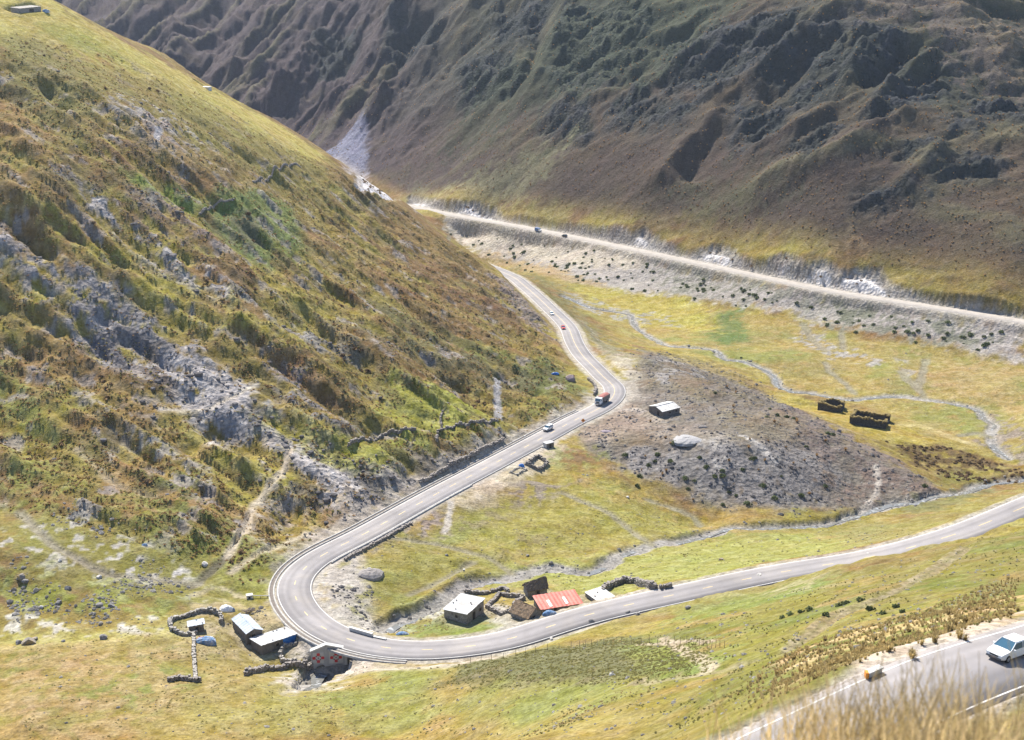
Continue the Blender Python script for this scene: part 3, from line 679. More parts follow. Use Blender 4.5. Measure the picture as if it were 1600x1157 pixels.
# dark earth banks beside the streams and hollows in the pasture
for px in [[(690,925),(715,905),(760,893)], [(600,962),(640,950),(690,925)], [(845,880),(880,885),(900,890)], [(925,878),(960,868)], [(705,884),(720,880)], [(770,855),(800,875)]]:
    ridge_line(px, 1.3, 2.2)
# gullies and cuts of the left hillside
for px, h, d, c in [([(355,870),(330,890),(300,915)], .8, 1.2, C3(.10,.09,.06)), ([(480,830),(440,850),(400,870),(360,895)], .5, .3, C3(.33,.28,.2)), ([(395,790),(440,740),(455,700)], .5, .2, C3(.34,.29,.22)), ([(395,795),(385,830),(355,868)], .6, .3, C3(.34,.29,.22)),
                    ([(120,700),(180,760),(240,780)], .5, .3, C3(.25,.2,.12)), ([(30,800),(80,850),(170,900),(260,905),(310,912)], .7, .5, C3(.2,.18,.13)), ([(250,640),(330,640),(400,600)], .4, .2, C3(.33,.3,.25))]:
    carve(px, h, d, .6, col=c)
# dirt tracks
TRACK = [(1000,1067),(1080,1055),(1150,1040),(1215,1022),(1250,1000),(1300,965),(1350,945),(1400,925),(1450,895),(1480,875),(1505,858)]
TP_ = soften(resample(line_w(TRACK, 20), 2), 4); TP_[:, 2] = soften(base_z(TP_[:, 0], TP_[:, 1])[:, None], 20)[:, 0]
Dt, St, Tt, Zl = pline(X, Y, TP_, 20)
mt = smooth(2.3, 1.3, Dt); Zt = Zt * (1 - mt) + (Zl - .25) * mt
paint(smooth(1.9, .9, Dt + n_fine * 1.6 + n_sm * .8) * (.55 + .3 * smooth(-.2, .2, n_sm)), C3(.26, .215, .14)); paint(smooth(.55, .1, Dt + n_fine * .5) * .65, C3(.16, .145, .06))
for px, w, c in [([(1110,1045),(1090,1025),(1060,1010),(1035,1000)], 1.2, C3(.32,.27,.19)), ([(1000,1010),(1070,1002),(1110,1003)], .8, C3(.3,.25,.18)), ([(1160,680),(1190,700),(1210,720)], 1.2, C3(.34,.32,.3)),
                 ([(1368,728),(1374,750),(1368,775),(1350,792)], .9, C3(.33,.3,.26)), ([(1395,660),(1440,664),(1480,680),(1520,695)], 2.2, C3(.31,.26,.12)), ([(705,790),(700,815),(695,835)], .8, C3(.36,.33,.3)), ([(700,375),(740,368),(800,358)], 1.0, C3(.19,.17,.13)),
                 ([(300,930),(345,915),(390,935)], .8, C3(.3,.26,.17)), ([(250,205),(245,225)], 1.2, SCREE), ([(778,590),(776,612),(779,630),(777,652)], 1.3, SCREE), ([(975,640),(1000,640),(1025,655)], 2.0, C3(.3,.26,.23))]:
    P = soften(resample(line_w(px, 15), 2), 2); D, _, _, _ = pline(X, Y, P, w + 4); paint(smooth(w + .5, w - .4, D + n_fine * 1.0) * .85, c)

# foreground ground under road 3
D3, S3s, T3, ZL3 = pline(X, Y, ROAD3, 22)
m3 = smooth(5.6, 4.6, D3); Zt = Zt * (1 - m3) + (ZL3 - .10) * m3
s3 = smooth(12, 5.6, D3) * (1 - m3) * .8; Zt = Zt * (1 - s3) + (ZL3 - .3) * s3
paint(smooth(6.5, 4.2, D3 + n_fine * 1.5), C3(.33, .30, .27))
# main road bed
D1, SD1, T1, ZL1 = pline(X, Y, ROAD, 40)
HW = 3.9
m1 = smooth(7.6, 5.9, D1)
bl = smooth(15, 6.5, D1 + n_sm * 2)
Zt = Zt * (1 - bl) + (Zt * .35 + (ZL1 - .1) * .65) * bl
Zt = Zt * (1 - m1) + (ZL1 - .16) * m1
paint(smooth(7.5, 5, D1 + n_fine * 1.6) * .8, C3(.33, .305, .27))
ZF = Zt.reshape(NA, NS)
# hollow in front of the painted culvert wall, where the stream comes out from under the road
def pz(u, v, z):
    a, t = pix_dir(u, v); r = (CAMZ - z) / float(t); return np.array([r * math.sin(float(a)), r * math.cos(float(a)), z])
HA, HC = pz(486, 1021, 6.3), pz(542, 1018, 6.3)
hd = (HC - HA)[:2]; hd /= np.hypot(*hd); hn = np.array([hd[1], -hd[0]])
if hn[1] > 0: hn = -hn
pit = np.array([HA[:2] + hn * .2, HC[:2] + hn * .2, HC[:2] + hn * 7 - hd * 1, HA[:2] + hn * 8 - hd * 2])
pm = smooth(-2.0, 1.0, area(X, Y, pit, 3))
Zt = Zt * (1 - pm) + 1.6 * pm; paint(pm * .8, C3(.22, .20, .17))
# the bank on the near side of the lower road hides its edge
tb = T1
P0 = unproj([1560, 850], [812, 985]); 
def arc_at(P, u, v):
    q = unproj([u], [v])[0]; d = np.hypot(P[:, 0]-q[0], P[:, 1]-q[1]); k = int(d.argmin())
    return k * float(np.hypot(*(P[1:, :2]-P[:-1, :2]).T).mean())
tA, tB = arc_at(ROAD, 1600, 793), arc_at(ROAD, 870, 980)
env = smooth(tA - 60, tA + 30, T1) * smooth(tB + 15, tB - 25, T1)
nears = (SD1 * 1.0)   # sign resolved below
# find which side faces the viewer at the middle of that stretch
mid = ROAD[int(len(ROAD) * .18)]; toward = mid[:2] * .97
_, sg, _, _ = pline(np.array([toward[0]]), np.array([toward[1]]), ROAD, 60)
bank = env * (SD1 == sg[0]) * smooth(4.9, 7.5, D1) * smooth(22, 9, D1)
Zt += bank * (1.5 + .6 * n_sm); paint(bank * .8, C3(.19, .17, .06))
OUT = sg[0]                      # the side of the viewer on the lower leg: the outer side of the hairpin
# level pads under the buildings
SITES = {'stone_house': ((729.4,976), (692.8,966), (756,957)), 'red_roofed_house': ((846,962), (824,949), (909,951.4)), 'thatched_stone_hut': ((825,934), (809,927), (855,929)),
  'thatched_mud_hut': ((825,974), (801,961), (846,963)), 'white_roofed_pen': ((939,948), (903,936), (964,940)), 'hillside_shed': ((1035,653), (1019,643), (1062,646)),
  'small_walled_hut': ((296,990), (288,983), (319,987)), 'gabled_shed': ((386,1004), (352,984), (411,997)), 'long_shed': ((410,1024), (392,1012), (464,1004)),
  'ridge_hut': ((326,143), (321,141), (331,142)), 'hilltop_hut': ((32,21), (26,14), (68,18))}
FRAMES = {}
for nm_, (pa, pb, pc) in SITES.items():
    a_ = unproj([pa[0]], [pa[1]])[0]
    if nm_ in ('thatched_mud_hut', 'red_roofed_house', 'white_roofed_pen'): a_ = pz(pa[0], pa[1], a_[2])
    far_ = nm_ in ('ridge_hut', 'hilltop_hut')
    b_ = pz(*pb, a_[2]); c_ = pz(*pc, a_[2])
    ex_ = (c_ - a_)[:2]; lx_ = min(float(np.hypot(*ex_)), 22 if not far_ else 14); ex_ = ex_ / np.hypot(*ex_); ey_ = np.array([-ex_[1], ex_[0]]); ly_ = float((b_ - a_)[:2] @ ey_)
    if ly_ < 0: ey_ = -ey_; ly_ = -ly_
    ly_ = min(ly_, 9 if not far_ else 5)
    FRAMES[nm_] = (a_, ex_, ey_, lx_, ly_)
    q = [a_[:2] - ex_ - ey_, a_[:2] + ex_ * (lx_ + 1) - ey_, a_[:2] + ex_ * (lx_ + 1) + ey_ * (ly_ + 1), a_[:2] - ex_ + ey_ * (ly_ + 1)]
    pmk = smooth(-3.0, .3, area(X, Y, np.array(q), 2.5)) * smooth(5.8, 7.5, D1)
    Zt = Zt * (1 - pmk) + a_[2] * pmk
    paint(pmk * .5 * (not far_), C3(.28, .245, .18))
    print(nm_, np.round(a_, 1), round(lx_, 1), round(ly_, 1))
ZF = Zt.reshape(NA, NS)

def gidx(x, y):
    a = np.arctan2(x, y); s = np.log(np.maximum(np.hypot(x, y), 2.7))
    return np.interp(a, AZ, np.arange(NA)), np.interp(s, SS, np.arange(NS))
def ground(x, y):
    gi, gj = gidx(np.asarray(x, float), np.asarray(y, float)); r = bilin(ZF, gi, gj)
    return float(r) if np.ndim(x) == 0 else r
def final_t(a, s):
    gi = np.interp(a, AZ, np.arange(NA)); gj = np.interp(s, SS, np.arange(NS)); return (CAMZ - bilin(ZF, gi, gj)) / np.exp(s)
def at(u, v):
    """point of the finished ground seen at photo pixel (u, v)"""
    p = unproj([u], [v], final_t)[0]; return Vector(p)

# ------------------------------------------------------------------ materials
def mat(name, color=(.5,.5,.5), rough=.8, var=.15, scale=3.0, bump=0.0, bscale=None, metal=0.0, dirt=None, dscale=.6, coords='Object', spec=.3):
    m = bpy.data.materials.new(name); m.use_nodes = True; n = m.node_tree; b = n.nodes['Principled BSDF']
    b.inputs['Roughness'].default_value = rough; b.inputs['Metallic'].default_value = metal
    b.inputs['Specular IOR Level'].default_value = spec
    tc = n.nodes.new('ShaderNodeTexCoord'); src = tc.outputs[coords]
    nz = n.nodes.new('ShaderNodeTexNoise'); nz.inputs['Scale'].default_value = scale; nz.inputs['Detail'].default_value = 5
    n.links.new(src, nz.inputs['Vector'])
    mr = n.nodes.new('ShaderNodeMapRange'); mr.inputs['From Min'].default_value = .3; mr.inputs['From Max'].default_value = .7
    mr.inputs['To Min'].default_value = 1 - var; mr.inputs['To Max'].default_value = 1 + var
    n.links.new(nz.outputs['Fac'], mr.inputs['Value'])
    mul = n.nodes.new('ShaderNodeVectorMath'); mul.operation = 'SCALE'; mul.inputs[0].default_value = color[:3]
    n.links.new(mr.outputs[0], mul.inputs['Scale'])
    out = mul.outputs[0]
    if dirt:
        n2 = n.nodes.new('ShaderNodeTexNoise'); n2.inputs['Scale'].default_value = dscale; n2.inputs['Detail'].default_value = 6; n2.inputs['Roughness'].default_value = .65
        n.links.new(src, n2.inputs['Vector'])
        r2 = n.nodes.new('ShaderNodeMapRange'); r2.inputs['From Min'].default_value = .48; r2.inputs['From Max'].default_value = .62; r2.inputs['To Max'].default_value = .85
        n.links.new(n2.outputs['Fac'], r2.inputs['Value'])
        mx = n.nodes.new('ShaderNodeMix'); mx.data_type = 'RGBA'; mx.inputs[7].default_value = (*dirt, 1)
        n.links.new(r2.outputs[0], mx.inputs[0]); n.links.new(out, mx.inputs[6]); out = mx.outputs[2]
    n.links.new(out, b.inputs['Base Color'])
    if bump:
        bp = n.nodes.new('ShaderNodeBump'); bp.inputs['Strength'].default_value = 1; bp.inputs['Distance'].default_value = bump
        n3 = n.nodes.new('ShaderNodeTexNoise'); n3.inputs['Scale'].default_value = bscale or scale * 2; n3.inputs['Detail'].default_value = 4
        n.links.new(src, n3.inputs['Vector']); n.links.new(n3.outputs['Fac'], bp.inputs['Height']); n.links.new(bp.outputs[0], b.inputs['Normal'])
    return m
def road_mat():
    m = mat('worn_asphalt', (.225,.212,.215), .85, .07, .5, .02, 6, dirt=(.26,.24,.23), dscale=.12); n = m.node_tree; b = n.nodes['Principled BSDF']; src = b.inputs['Base Color'].links[0].from_socket
    a = n.nodes.new('ShaderNodeAttribute'); a.attribute_name = 'across'
    cr = n.nodes.new('ShaderNodeValToRGB'); e = cr.color_ramp.elements; e[0].position = 0; e[0].color = (1.12,1.08,1.0,1); e[1].position = 1; e[1].color = (1.12,1.08,1.0,1)
    for p_, v in ((.07,1.0), (.17,.86), (.24,1.03), (.33,.84), (.42,1.0), (.5,1.06), (.58,1.0), (.67,.84), (.76,1.03), (.83,.86), (.93,1.0)):
        q = e.new(p_); q.color = (v, v, v, 1)
    tc = n.nodes.new('ShaderNodeTexCoord'); nz = n.nodes.new('ShaderNodeTexNoise'); nz.inputs['Scale'].default_value = .07; nz.inputs['Detail'].default_value = 6; n.links.new(tc.outputs['Object'], nz.inputs['Vector'])
    vo = n.nodes.new('ShaderNodeTexVoronoi'); vo.inputs['Scale'].default_value = .05; n.links.new(tc.outputs['Object'], vo.inputs['Vector'])
    bw = n.nodes.new('ShaderNodeRGBToBW'); n.links.new(vo.outputs['Color'], bw.inputs[0])
    k = n.nodes.new('ShaderNodeMapRange'); k.inputs['To Min'].default_value = .90; k.inputs['To Max'].default_value = 1.08; n.links.new(bw.outputs[0], k.inputs['Value'])
    k2 = n.nodes.new('ShaderNodeMapRange'); k2.inputs['From Min'].default_value = .35; k2.inputs['From Max'].default_value = .65; k2.inputs['To Min'].default_value = .88; k2.inputs['To Max'].default_value = 1.1; n.links.new(nz.outputs['Fac'], k2.inputs['Value'])
    mm = n.nodes.new('ShaderNodeMath'); mm.operation = 'MULTIPLY'; n.links.new(k.outputs[0], mm.inputs[0]); n.links.new(k2.outputs[0], mm.inputs[1])
    v1 = n.nodes.new('ShaderNodeVectorMath'); v1.operation = 'MULTIPLY'; n.links.new(a.outputs['Fac'], cr.inputs[0]); n.links.new(src, v1.inputs[0]); n.links.new(cr.outputs[0], v1.inputs[1])
    v2 = n.nodes.new('ShaderNodeVectorMath'); v2.operation = 'SCALE'; n.links.new(v1.outputs[0], v2.inputs[0]); n.links.new(mm.outputs[0], v2.inputs['Scale']); n.links.new(v2.outputs[0], b.inputs['Base Color'])
    return m
def terrain_mat():
    m = bpy.data.materials.new('ground_cover'); m.use_nodes = True; n = m.node_tree; N = n.nodes; L = n.links; b = N['Principled BSDF']
    b.inputs['Roughness'].default_value = .95; b.inputs['Specular IOR Level'].default_value = .1
    at_ = N.new('ShaderNodeAttribute'); at_.attribute_name = 'tone'
    ar = N.new('ShaderNodeAttribute'); ar.attribute_name = 'rocky'
    tc = N.new('ShaderNodeTexCoord')
    def noise(scale, detail=4, rough=.6):
        x = N.new('ShaderNodeTexNoise'); x.inputs['Scale'].default_value = scale; x.inputs['Detail'].default_value = detail; x.inputs['Roughness'].default_value = rough
        L.new(tc.outputs['Object'], x.inputs['Vector']); return x
    def mrange(s, a, b_, c, d):
        x = N.new('ShaderNodeMapRange'); x.inputs['From Min'].default_value = a; x.inputs['From Max'].default_value = b_; x.inputs['To Min'].default_value = c; x.inputs['To Max'].default_value = d
        L.new(s, x.inputs['Value']); return x.outputs[0]
    f1 = noise(1.1, 5, .7); f2 = noise(.28, 4); f3 = noise(.06, 3)
    def math_(op, a, b_):
        x = N.new('ShaderNodeMath'); x.operation = op
        for i, s in enumerate((a, b_)):
            if isinstance(s, (int, float)): x.inputs[i].default_value = s
            else: L.new(s, x.inputs[i])
        return x.outputs[0]
    k = math_('MULTIPLY', mrange(f1.outputs['Fac'], .3, .7, .58, 1.42), mrange(f2.outputs['Fac'], .3, .7, .78, 1.22))
    sc_ = N.new('ShaderNodeVectorMath'); sc_.operation = 'SCALE'; L.new(at_.outputs['Color'], sc_.inputs[0]); L.new(k, sc_.inputs['Scale'])
    hs = N.new('ShaderNodeHueSaturation'); L.new(sc_.outputs[0], hs.inputs['Color'])
    L.new(mrange(f3.outputs['Fac'], .3, .7, .485, .515), hs.inputs['Hue']); L.new(mrange(f2.outputs['Fac'], .3, .7, 1.15, .85), hs.inputs['Saturation'])
    L.new(hs.outputs[0], b.inputs['Base Color'])
    h = math_('ADD', math_('MULTIPLY', f1.outputs['Fac'], .55), math_('MULTIPLY', f2.outputs['Fac'], 1.0))
    vor = N.new('ShaderNodeTexVoronoi'); vor.inputs['Scale'].default_value = .55; vor.feature = 'F1'; L.new(tc.outputs['Object'], vor.inputs['Vector'])
    h = math_('ADD', h, math_('MULTIPLY', math_('MULTIPLY', vor.outputs['Distance'], ar.outputs['Fac']), .9))
    bp = N.new('ShaderNodeBump'); bp.inputs['Distance'].default_value = 1.0; bp.inputs['Strength'].default_value = .8; L.new(h, bp.inputs['Height']); L.new(bp.outputs[0], b.inputs['Normal'])
    return m

def fast_mesh(name, V, F, quads=True):
    me = bpy.data.meshes.new(name); V = np.asarray(V, np.float32); F = np.asarray(F, np.int32); k = F.shape[1]
    me.vertices.add(len(V)); me.vertices.foreach_set('co', V.ravel())
    me.loops.add(F.size); me.loops.foreach_set('vertex_index', F.ravel())
    me.polygons.add(len(F)); me.polygons.foreach_set('loop_start', np.arange(0, F.size, k, dtype=np.int32)); 
    me.update(calc_edges=True); return me
def link(name, me, m=None, parent=None, kind=None, label=None, cat=None, group=None, smooth_=False):
    o = bpy.data.objects.new(name, me); C.objects.link(o)
    if m is not None and not me.materials: me.materials.append(m)
    if parent is not None: o.parent = parent
    if kind: o['kind'] = kind
    if label: o['label'] = label
    if cat: o['category'] = cat
    if group: o['group'] = group
    if smooth_: me.polygons.foreach_set('use_smooth', [True] * len(me.polygons))
    return o
# terrain mesh
ii, jj = np.meshgrid(np.arange(NA - 1), np.arange(NS - 1), indexing='ij')
a0 = (ii * NS + jj).ravel()
F = np.stack([a0, a0 + 1, a0 + NS + 1, a0 + NS], 1)
me = fast_mesh('terrain', np.stack([X, Y, Zt], 1), F)
c4 = np.ones((X.size, 4), np.float32); c4[:, :3] = np.clip(COL * 1.0, 0, 1)
ca = me.color_attributes.new('tone', 'FLOAT_COLOR', 'POINT'); ca.data.foreach_set('color', c4.ravel())
ra = me.attributes.new('rocky', 'FLOAT', 'POINT'); ra.data.foreach_set('value', ROCKY.astype(np.float32))
me.polygons.foreach_set('use_smooth', np.ones(len(me.polygons), bool))
link('terrain', me, terrain_mat(), kind='structure')

# ------------------------------------------------------------------ mesh building helpers
class MB:
    """collects triangles / quads and links them as one mesh object"""
    def __init__(self): self.v = []; self.f = []; self.mi = []; self.cur = 0
    def add(self, vs, fs):
        o = len(self.v); self.v += [tuple(p) for p in vs]; self.f += [tuple(i + o for i in q) for q in fs]; self.mi += [self.cur] * len(fs); return self
    def box(self, x0, x1, y0, y1, z0, z1, M=None):
        vs = [Vector(p) for p in ((x0,y0,z0),(x1,y0,z0),(x1,y1,z0),(x0,y1,z0),(x0,y0,z1),(x1,y0,z1),(x1,y1,z1),(x0,y1,z1))]
        if M is not None: vs = [M @ p for p in vs]
        return self.add(vs, [(0,3,2,1),(4,5,6,7),(0,1,5,4),(1,2,6,5),(2,3,7,6),(3,0,4,7)])
    def cyl(self, p0, p1, r0, r1=None, n=8, cap=True):
        r1 = r0 if r1 is None else r1; p0 = Vector(p0); p1 = Vector(p1); d = (p1 - p0).normalized()
        a = d.orthogonal().normalized(); b = d.cross(a); vs = []
        for p, r in ((p0, r0), (p1, r1)):
            for k in range(n):
                t = 2 * math.pi * k / n; vs.append(p + a * (r * math.cos(t)) + b * (r * math.sin(t)))
        fs = [(k, (k+1) % n, n + (k+1) % n, n + k) for k in range(n)]
        if cap: fs += [tuple(range(n - 1, -1, -1)), tuple(range(n, 2 * n))]
        return self.add(vs, fs)
    def prism(self, prof, x0, x1, taper=None):
        """extrude a closed (y, z) outline along x; taper(y, z, side) may move the x of a point"""
        n = len(prof); vs = []
        for s, x in ((-1, x0), (1, x1)):
            for y, z in prof: vs.append((x if taper is None else taper(x, y, z), y, z))
        fs = [(k, n + k, n + (k+1) % n, (k+1) % n) for k in range(n)]
        return self.add(vs, fs + [tuple(range(n)), tuple(range(2*n - 1, n - 1, -1))])
    def build(self, name, m, parent=None, smooth_=False, **kw):
        me = bpy.data.meshes.new(name); me.from_pydata(self.v, [], self.f)
        for x in (m if isinstance(m, (list, tuple)) else [m]): me.materials.append(x)
        if max(self.mi, default=0): me.polygons.foreach_set('material_index', self.mi)
        me.update(); return link(name, me, None, parent, smooth_=smooth_, **kw)
def thing(name, loc, rz=0, label=None, cat=None, group=None, kind=None):
    o = bpy.data.objects.new(name, None); o.empty_display_size = .3; C.objects.link(o); o.location = loc; o.rotation_euler = (0, 0, rz)
    if label: o['label'] = label
    if cat: o['category'] = cat
    if group: o['group'] = group
    if kind: o['kind'] = kind
    return o
def dup(root, loc, rz=None, scale=None, label=None, group=None):
    r = root.copy(); C.objects.link(r); r.location = loc
    if rz is not None: r.rotation_euler = (root.rotation_euler[0], root.rotation_euler[1], rz)
    if scale is not None: r.scale = scale if not isinstance(scale, (int, float)) else (scale,) * 3
    if label: r['label'] = label
    if group: r['group'] = group
    for ch in list(root.children):
        c = ch.copy(); C.objects.link(c); c.parent = r
        for g in ch.children: d = g.copy(); C.objects.link(d); d.parent = c
    return r
def offs(P, d):
    """polyline moved sideways by d (positive = left of travel)"""
    t = np.gradient(P[:, :2], axis=0); t /= np.maximum(np.hypot(t[:, 0], t[:, 1])[:, None], 1e-9)
    Q = P.copy(); Q[:, 0] += -t[:, 1] * d; Q[:, 1] += t[:, 0] * d; return Q
def ribbon(P, prof, name, m, i0=0, i1=None, jitter=None, **kw):
    """sweep a cross-section [(offset, height), ...] along a polyline"""
    i1 = len(P) if i1 is None else i1
    V = []; n = len(prof)
    cols = [offs(P, o) for o, h in prof]
    for i in range(i0, i1):
        for c, (o, h) in zip(cols, prof):
            V.append((c[i, 0], c[i, 1], c[i, 2] + h + (0 if jitter is None else random.uniform(-jitter, jitter))))
    F = [(i*n + k, (i+1)*n + k, (i+1)*n + k + 1, i*n + k + 1) for i in range(i1 - i0 - 1) for k in range(n - 1)]
    if OUT_FLIP: F = [q[::-1] for q in F]
    me = fast_mesh(name, V, F); lo, hi = prof[0][0], prof[-1][0]
    at_ = me.attributes.new('across', 'FLOAT', 'POINT'); at_.data.foreach_set('value', np.tile([(o - lo) / (hi - lo) for o, h in prof], i1 - i0).astype(np.float32))
    return link(name, me, m, **kw)
OUT_FLIP = False
def arcs(P): return np.concatenate([[0], np.cumsum(np.hypot(*(P[1:, :2] - P[:-1, :2]).T))])
def sub(P, a0, a1, step=None):
    A = arcs(P); t = np.arange(a0, a1, step) if step else np.concatenate([[a0], A[(A > a0) & (A < a1)], [a1]])
    return np.stack([np.interp(t, A, P[:, k]) for k in range(P.shape[1])], 1)
def arc_of(P, u, v, z=None):
    q = at(u, v) if z is None else Vector(pz(u, v, z)); k = int(np.hypot(P[:, 0]-q[0], P[:, 1]-q[1]).argmin()); return float(arcs(P)[k])

# ------------------------------------------------------------------ roads
M_ASPH = road_mat()
M_WHITE = mat('white_road_paint', (.58,.57,.55), .7, .15, 1.5)
M_YEL = mat('yellow_road_paint', (.55,.42,.20), .7, .25, 1.0)
M_CONC = mat('concrete', (.40,.385,.36), .85, .12, 1.2, .02, 8, dirt=(.26,.24,.22), dscale=.8)
M_DKCONC = mat('dark_channel_concrete', (.14,.12,.105), .9, .25, 1.5)  # channel floor coloured darker than its kerbs
M_DIRTROAD = mat('pale_gravel', (.34,.31,.28), .95, .08, .8, .05, 3, dirt=(.27,.245,.22), dscale=.3)
RL = sub(ROAD, 0, arcs(ROAD)[-1], 2.0)
rd = ribbon(RL, [(-4.4, -.5), (-4.35, .02), (-2, .07), (0, .10), (2, .07), (4.35, .02), (4.4, -.5)], 'main_road', M_ASPH, kind='structure', smooth_=False)
up_ = lambda s: s * -OUT     # uphill side, the inner hillside, is opposite the viewer's side of the lower leg
for s in (-1, 1):
    ribbon(RL, [(s*4.08, .034), (s*3.92, .038)], 'edge_line', M_WHITE, parent=rd)
# centre line: dashes on the straight, a solid line through the upper bends
a_solid = arc_of(ROAD, 925, 648); A = 0.0
dashes = 0
proto_d = None
while A < a_solid:
    q = sub(ROAD, A, A + 3.6, 1.2); ribbon(q, [(-.1, .106), (.1, .106)], 'centre_dash', M_YEL, parent=rd); A += 9.5; dashes += 1
ribbon(sub(ROAD, a_solid, arcs(ROAD)[-1] - 30, 2), [(-.09, .106), (.09, .106)], 'centre_line', M_YEL, parent=rd)
# the uphill side: concrete kerb and channel, from the outer curve of the hairpin to the bend with the lorry
a0c, a1c = arc_of(ROAD, 640, 1016), arc_of(ROAD, 930, 645)
side = OUT                        # outer side of the hairpin is the viewer's side of the lower leg and the hill side above
K = sub(ROAD, a0c, a1c, 2)
ribbon(K, [(side*4.7, -.3), (side*4.75, .10), (side*5.05, .12), (side*5.15, -.06)], 'kerb', M_CONC, kind='structure')
ribbon(K, [(side*5.16, -.04), (side*5.5, -.09), (side*5.9, -.02)], 'drain_channel', M_DKCONC, kind='structure')
ribbon(K, [(side*5.9, -.1), (side*5.95, .16), (side*6.25, .17), (side*6.3, -.3)], 'channel_kerb', M_CONC, kind='structure')
aV0, aV1 = arc_of(ROAD, 500, 880), arc_of(ROAD, 720, 752)
KV = sub(ROAD, aV0, aV1, 2)
ribbon(KV, [(-side*4.5, -.3), (-side*4.55, .22), (-side*4.9, .22), (-side*4.95, -.6)], 'parapet_kerb', M_CONC, kind='structure')
ribbon(sub(ROAD2, 0, arcs(ROAD2)[-1], 4), [(-3.9, -.4), (-3.6, .02), (0, .10), (3.6, .02), (3.9, -.4)], 'gravel_road', M_DIRTROAD, kind='structure')
r3 = ribbon(ROAD3, [(-4.3, -.5), (-4.2, .0), (0, .08), (4.2, .0), (4.3, -.5)], 'upper_road', M_ASPH, kind='structure')
for s in (-1, 1): ribbon(ROAD3, [(s*3.75, .018), (s*3.6, .02)], 'edge_line', M_WHITE, parent=r3)

# ------------------------------------------------------------------ water
def water_mat():
    m = bpy.data.materials.new('stream_water'); m.use_nodes = True; n = m.node_tree; b = n.nodes['Principled BSDF']
    b.inputs['Base Color'].default_value = (.10,.115,.12,1); b.inputs['Roughness'].default_value = .12; b.inputs['IOR'].default_value = 1.33
    tc = n.nodes.new('ShaderNodeTexCoord'); nz = n.nodes.new('ShaderNodeTexNoise'); nz.inputs['Scale'].default_value = .8; nz.inputs['Detail'].default_value = 5
    r = n.nodes.new('ShaderNodeMapRange'); r.inputs['From Min'].default_value = .54; r.inputs['From Max'].default_value = .72
    mx = n.nodes.new('ShaderNodeMix'); mx.data_type = 'RGBA'; mx.inputs[6].default_value = (.17,.17,.16,1); mx.inputs[7].default_value = (.40,.42,.44,1)
    n.links.new(tc.outputs['Object'], nz.inputs['Vector']); n.links.new(nz.outputs['Fac'], r.inputs['Value']); n.links.new(r.outputs[0], mx.inputs[0]); n.links.new(mx.outputs[2], b.inputs['Base Color'])
    mr = n.nodes.new('ShaderNodeMapRange'); mr.inputs['To Min'].default_value = .1; mr.inputs['To Max'].default_value = .7; n.links.new(r.outputs[0], mr.inputs['Value']); n.links.new(mr.outputs[0], b.inputs['Roughness'])
    bp = n.nodes.new('ShaderNodeBump'); bp.inputs['Distance'].default_value = .15; n.links.new(nz.outputs['Fac'], bp.inputs['Height']); n.links.new(bp.outputs[0], b.inputs['Normal'])
    return m
M_WATER = water_mat()
def stream(P, depth, wid, name):
    Q = resample(P, 2.0); a = arcs(Q); w = wid * (1 + .35 * np.sin(a * .13) + .25 * np.sin(a * .41 + 1))
    Q[:, 0] += .5 * np.sin(a * .3); t = np.gradient(Q[:, :2], axis=0); t /= np.hypot(t[:, 0], t[:, 1])[:, None]
    V = []
    for i in range(len(Q)):
        for s in (-1, 0, 1): V.append((Q[i, 0] - t[i, 1]*s*w[i], Q[i, 1] + t[i, 0]*s*w[i], Q[i, 2] - depth + .14))
    Fq = [(i*3 + k, (i+1)*3 + k, (i+1)*3 + k + 1, i*3 + k + 1) for i in range(len(Q) - 1) for k in range(2)]
    link(name, fast_mesh(name, V, Fq), M_WATER, kind='structure')
stream(S1, .9, .8, 'river_stream'); stream(S3, 1.3, .9, 'pasture_stream'); stream(S2, 2.2, 1.0, 'culvert_stream')

# ------------------------------------------------------------------ materials of the built things
M_STONE = mat('dark_field_stone', (.23,.205,.19), .95, .45, 2.2, .12, 2.6, dirt=(.26,.24,.21), dscale=1.6)
M_STONE2 = mat('pale_field_stone', (.34,.32,.29), .95, .4, 2.0, .1, 2.4, dirt=(.15,.13,.11), dscale=1.8)
M_MUD = mat('grey_mud_wall', (.17,.15,.135), .95, .22, 2.0, .06, 3, dirt=(.11,.10,.09), dscale=.9)
M_METAL = mat('galvanised_sheet', (.44,.45,.465), .8, .14, 1.6, .0, None, 0, dirt=(.33,.31,.29), dscale=.35)
M_METALB = mat('bluish_sheet', (.40,.44,.50), .8, .14, 1.2, .0, None, 0, dirt=(.30,.36,.44), dscale=.4)
M_RED = mat('red_painted_sheet', (.50,.13,.10), .6, .18, 1.4, dirt=(.46,.20,.15), dscale=.5)
M_CLEAR = mat('translucent_sheet', (.80,.70,.64), .4, .05, 1)
M_WSHEET = mat('white_sheet', (.56,.56,.55), .8, .06, 1.0, dirt=(.34,.32,.30), dscale=.7)
M_THATCH = mat('weathered_thatch', (.14,.11,.085), 1, .4, 3.5, .15, 5, dirt=(.20,.16,.11), dscale=1.0)
M_THATCH2 = mat('brown_thatch', (.19,.135,.09), 1, .35, 3.5, .15, 5, dirt=(.11,.085,.06), dscale=1.1)
M_BLUE = mat('blue_plastic', (.03,.16,.50), .45, .25, 1.5)
M_TARPBL = mat('blue_tarpaulin', (.10,.20,.36), .8, .35, 2.5, .08, 4, dirt=(.40,.40,.40), dscale=.9)
M_TARPW = mat('white_tarpaulin', (.75,.75,.75), .5, .12, 2.0, .06, 3)
M_PINK = mat('faded_pink_cloth', (.55,.30,.28), .8, .2, 3)
M_WOOD = mat('grey_wood', (.24,.19,.15), .9, .3, 3)
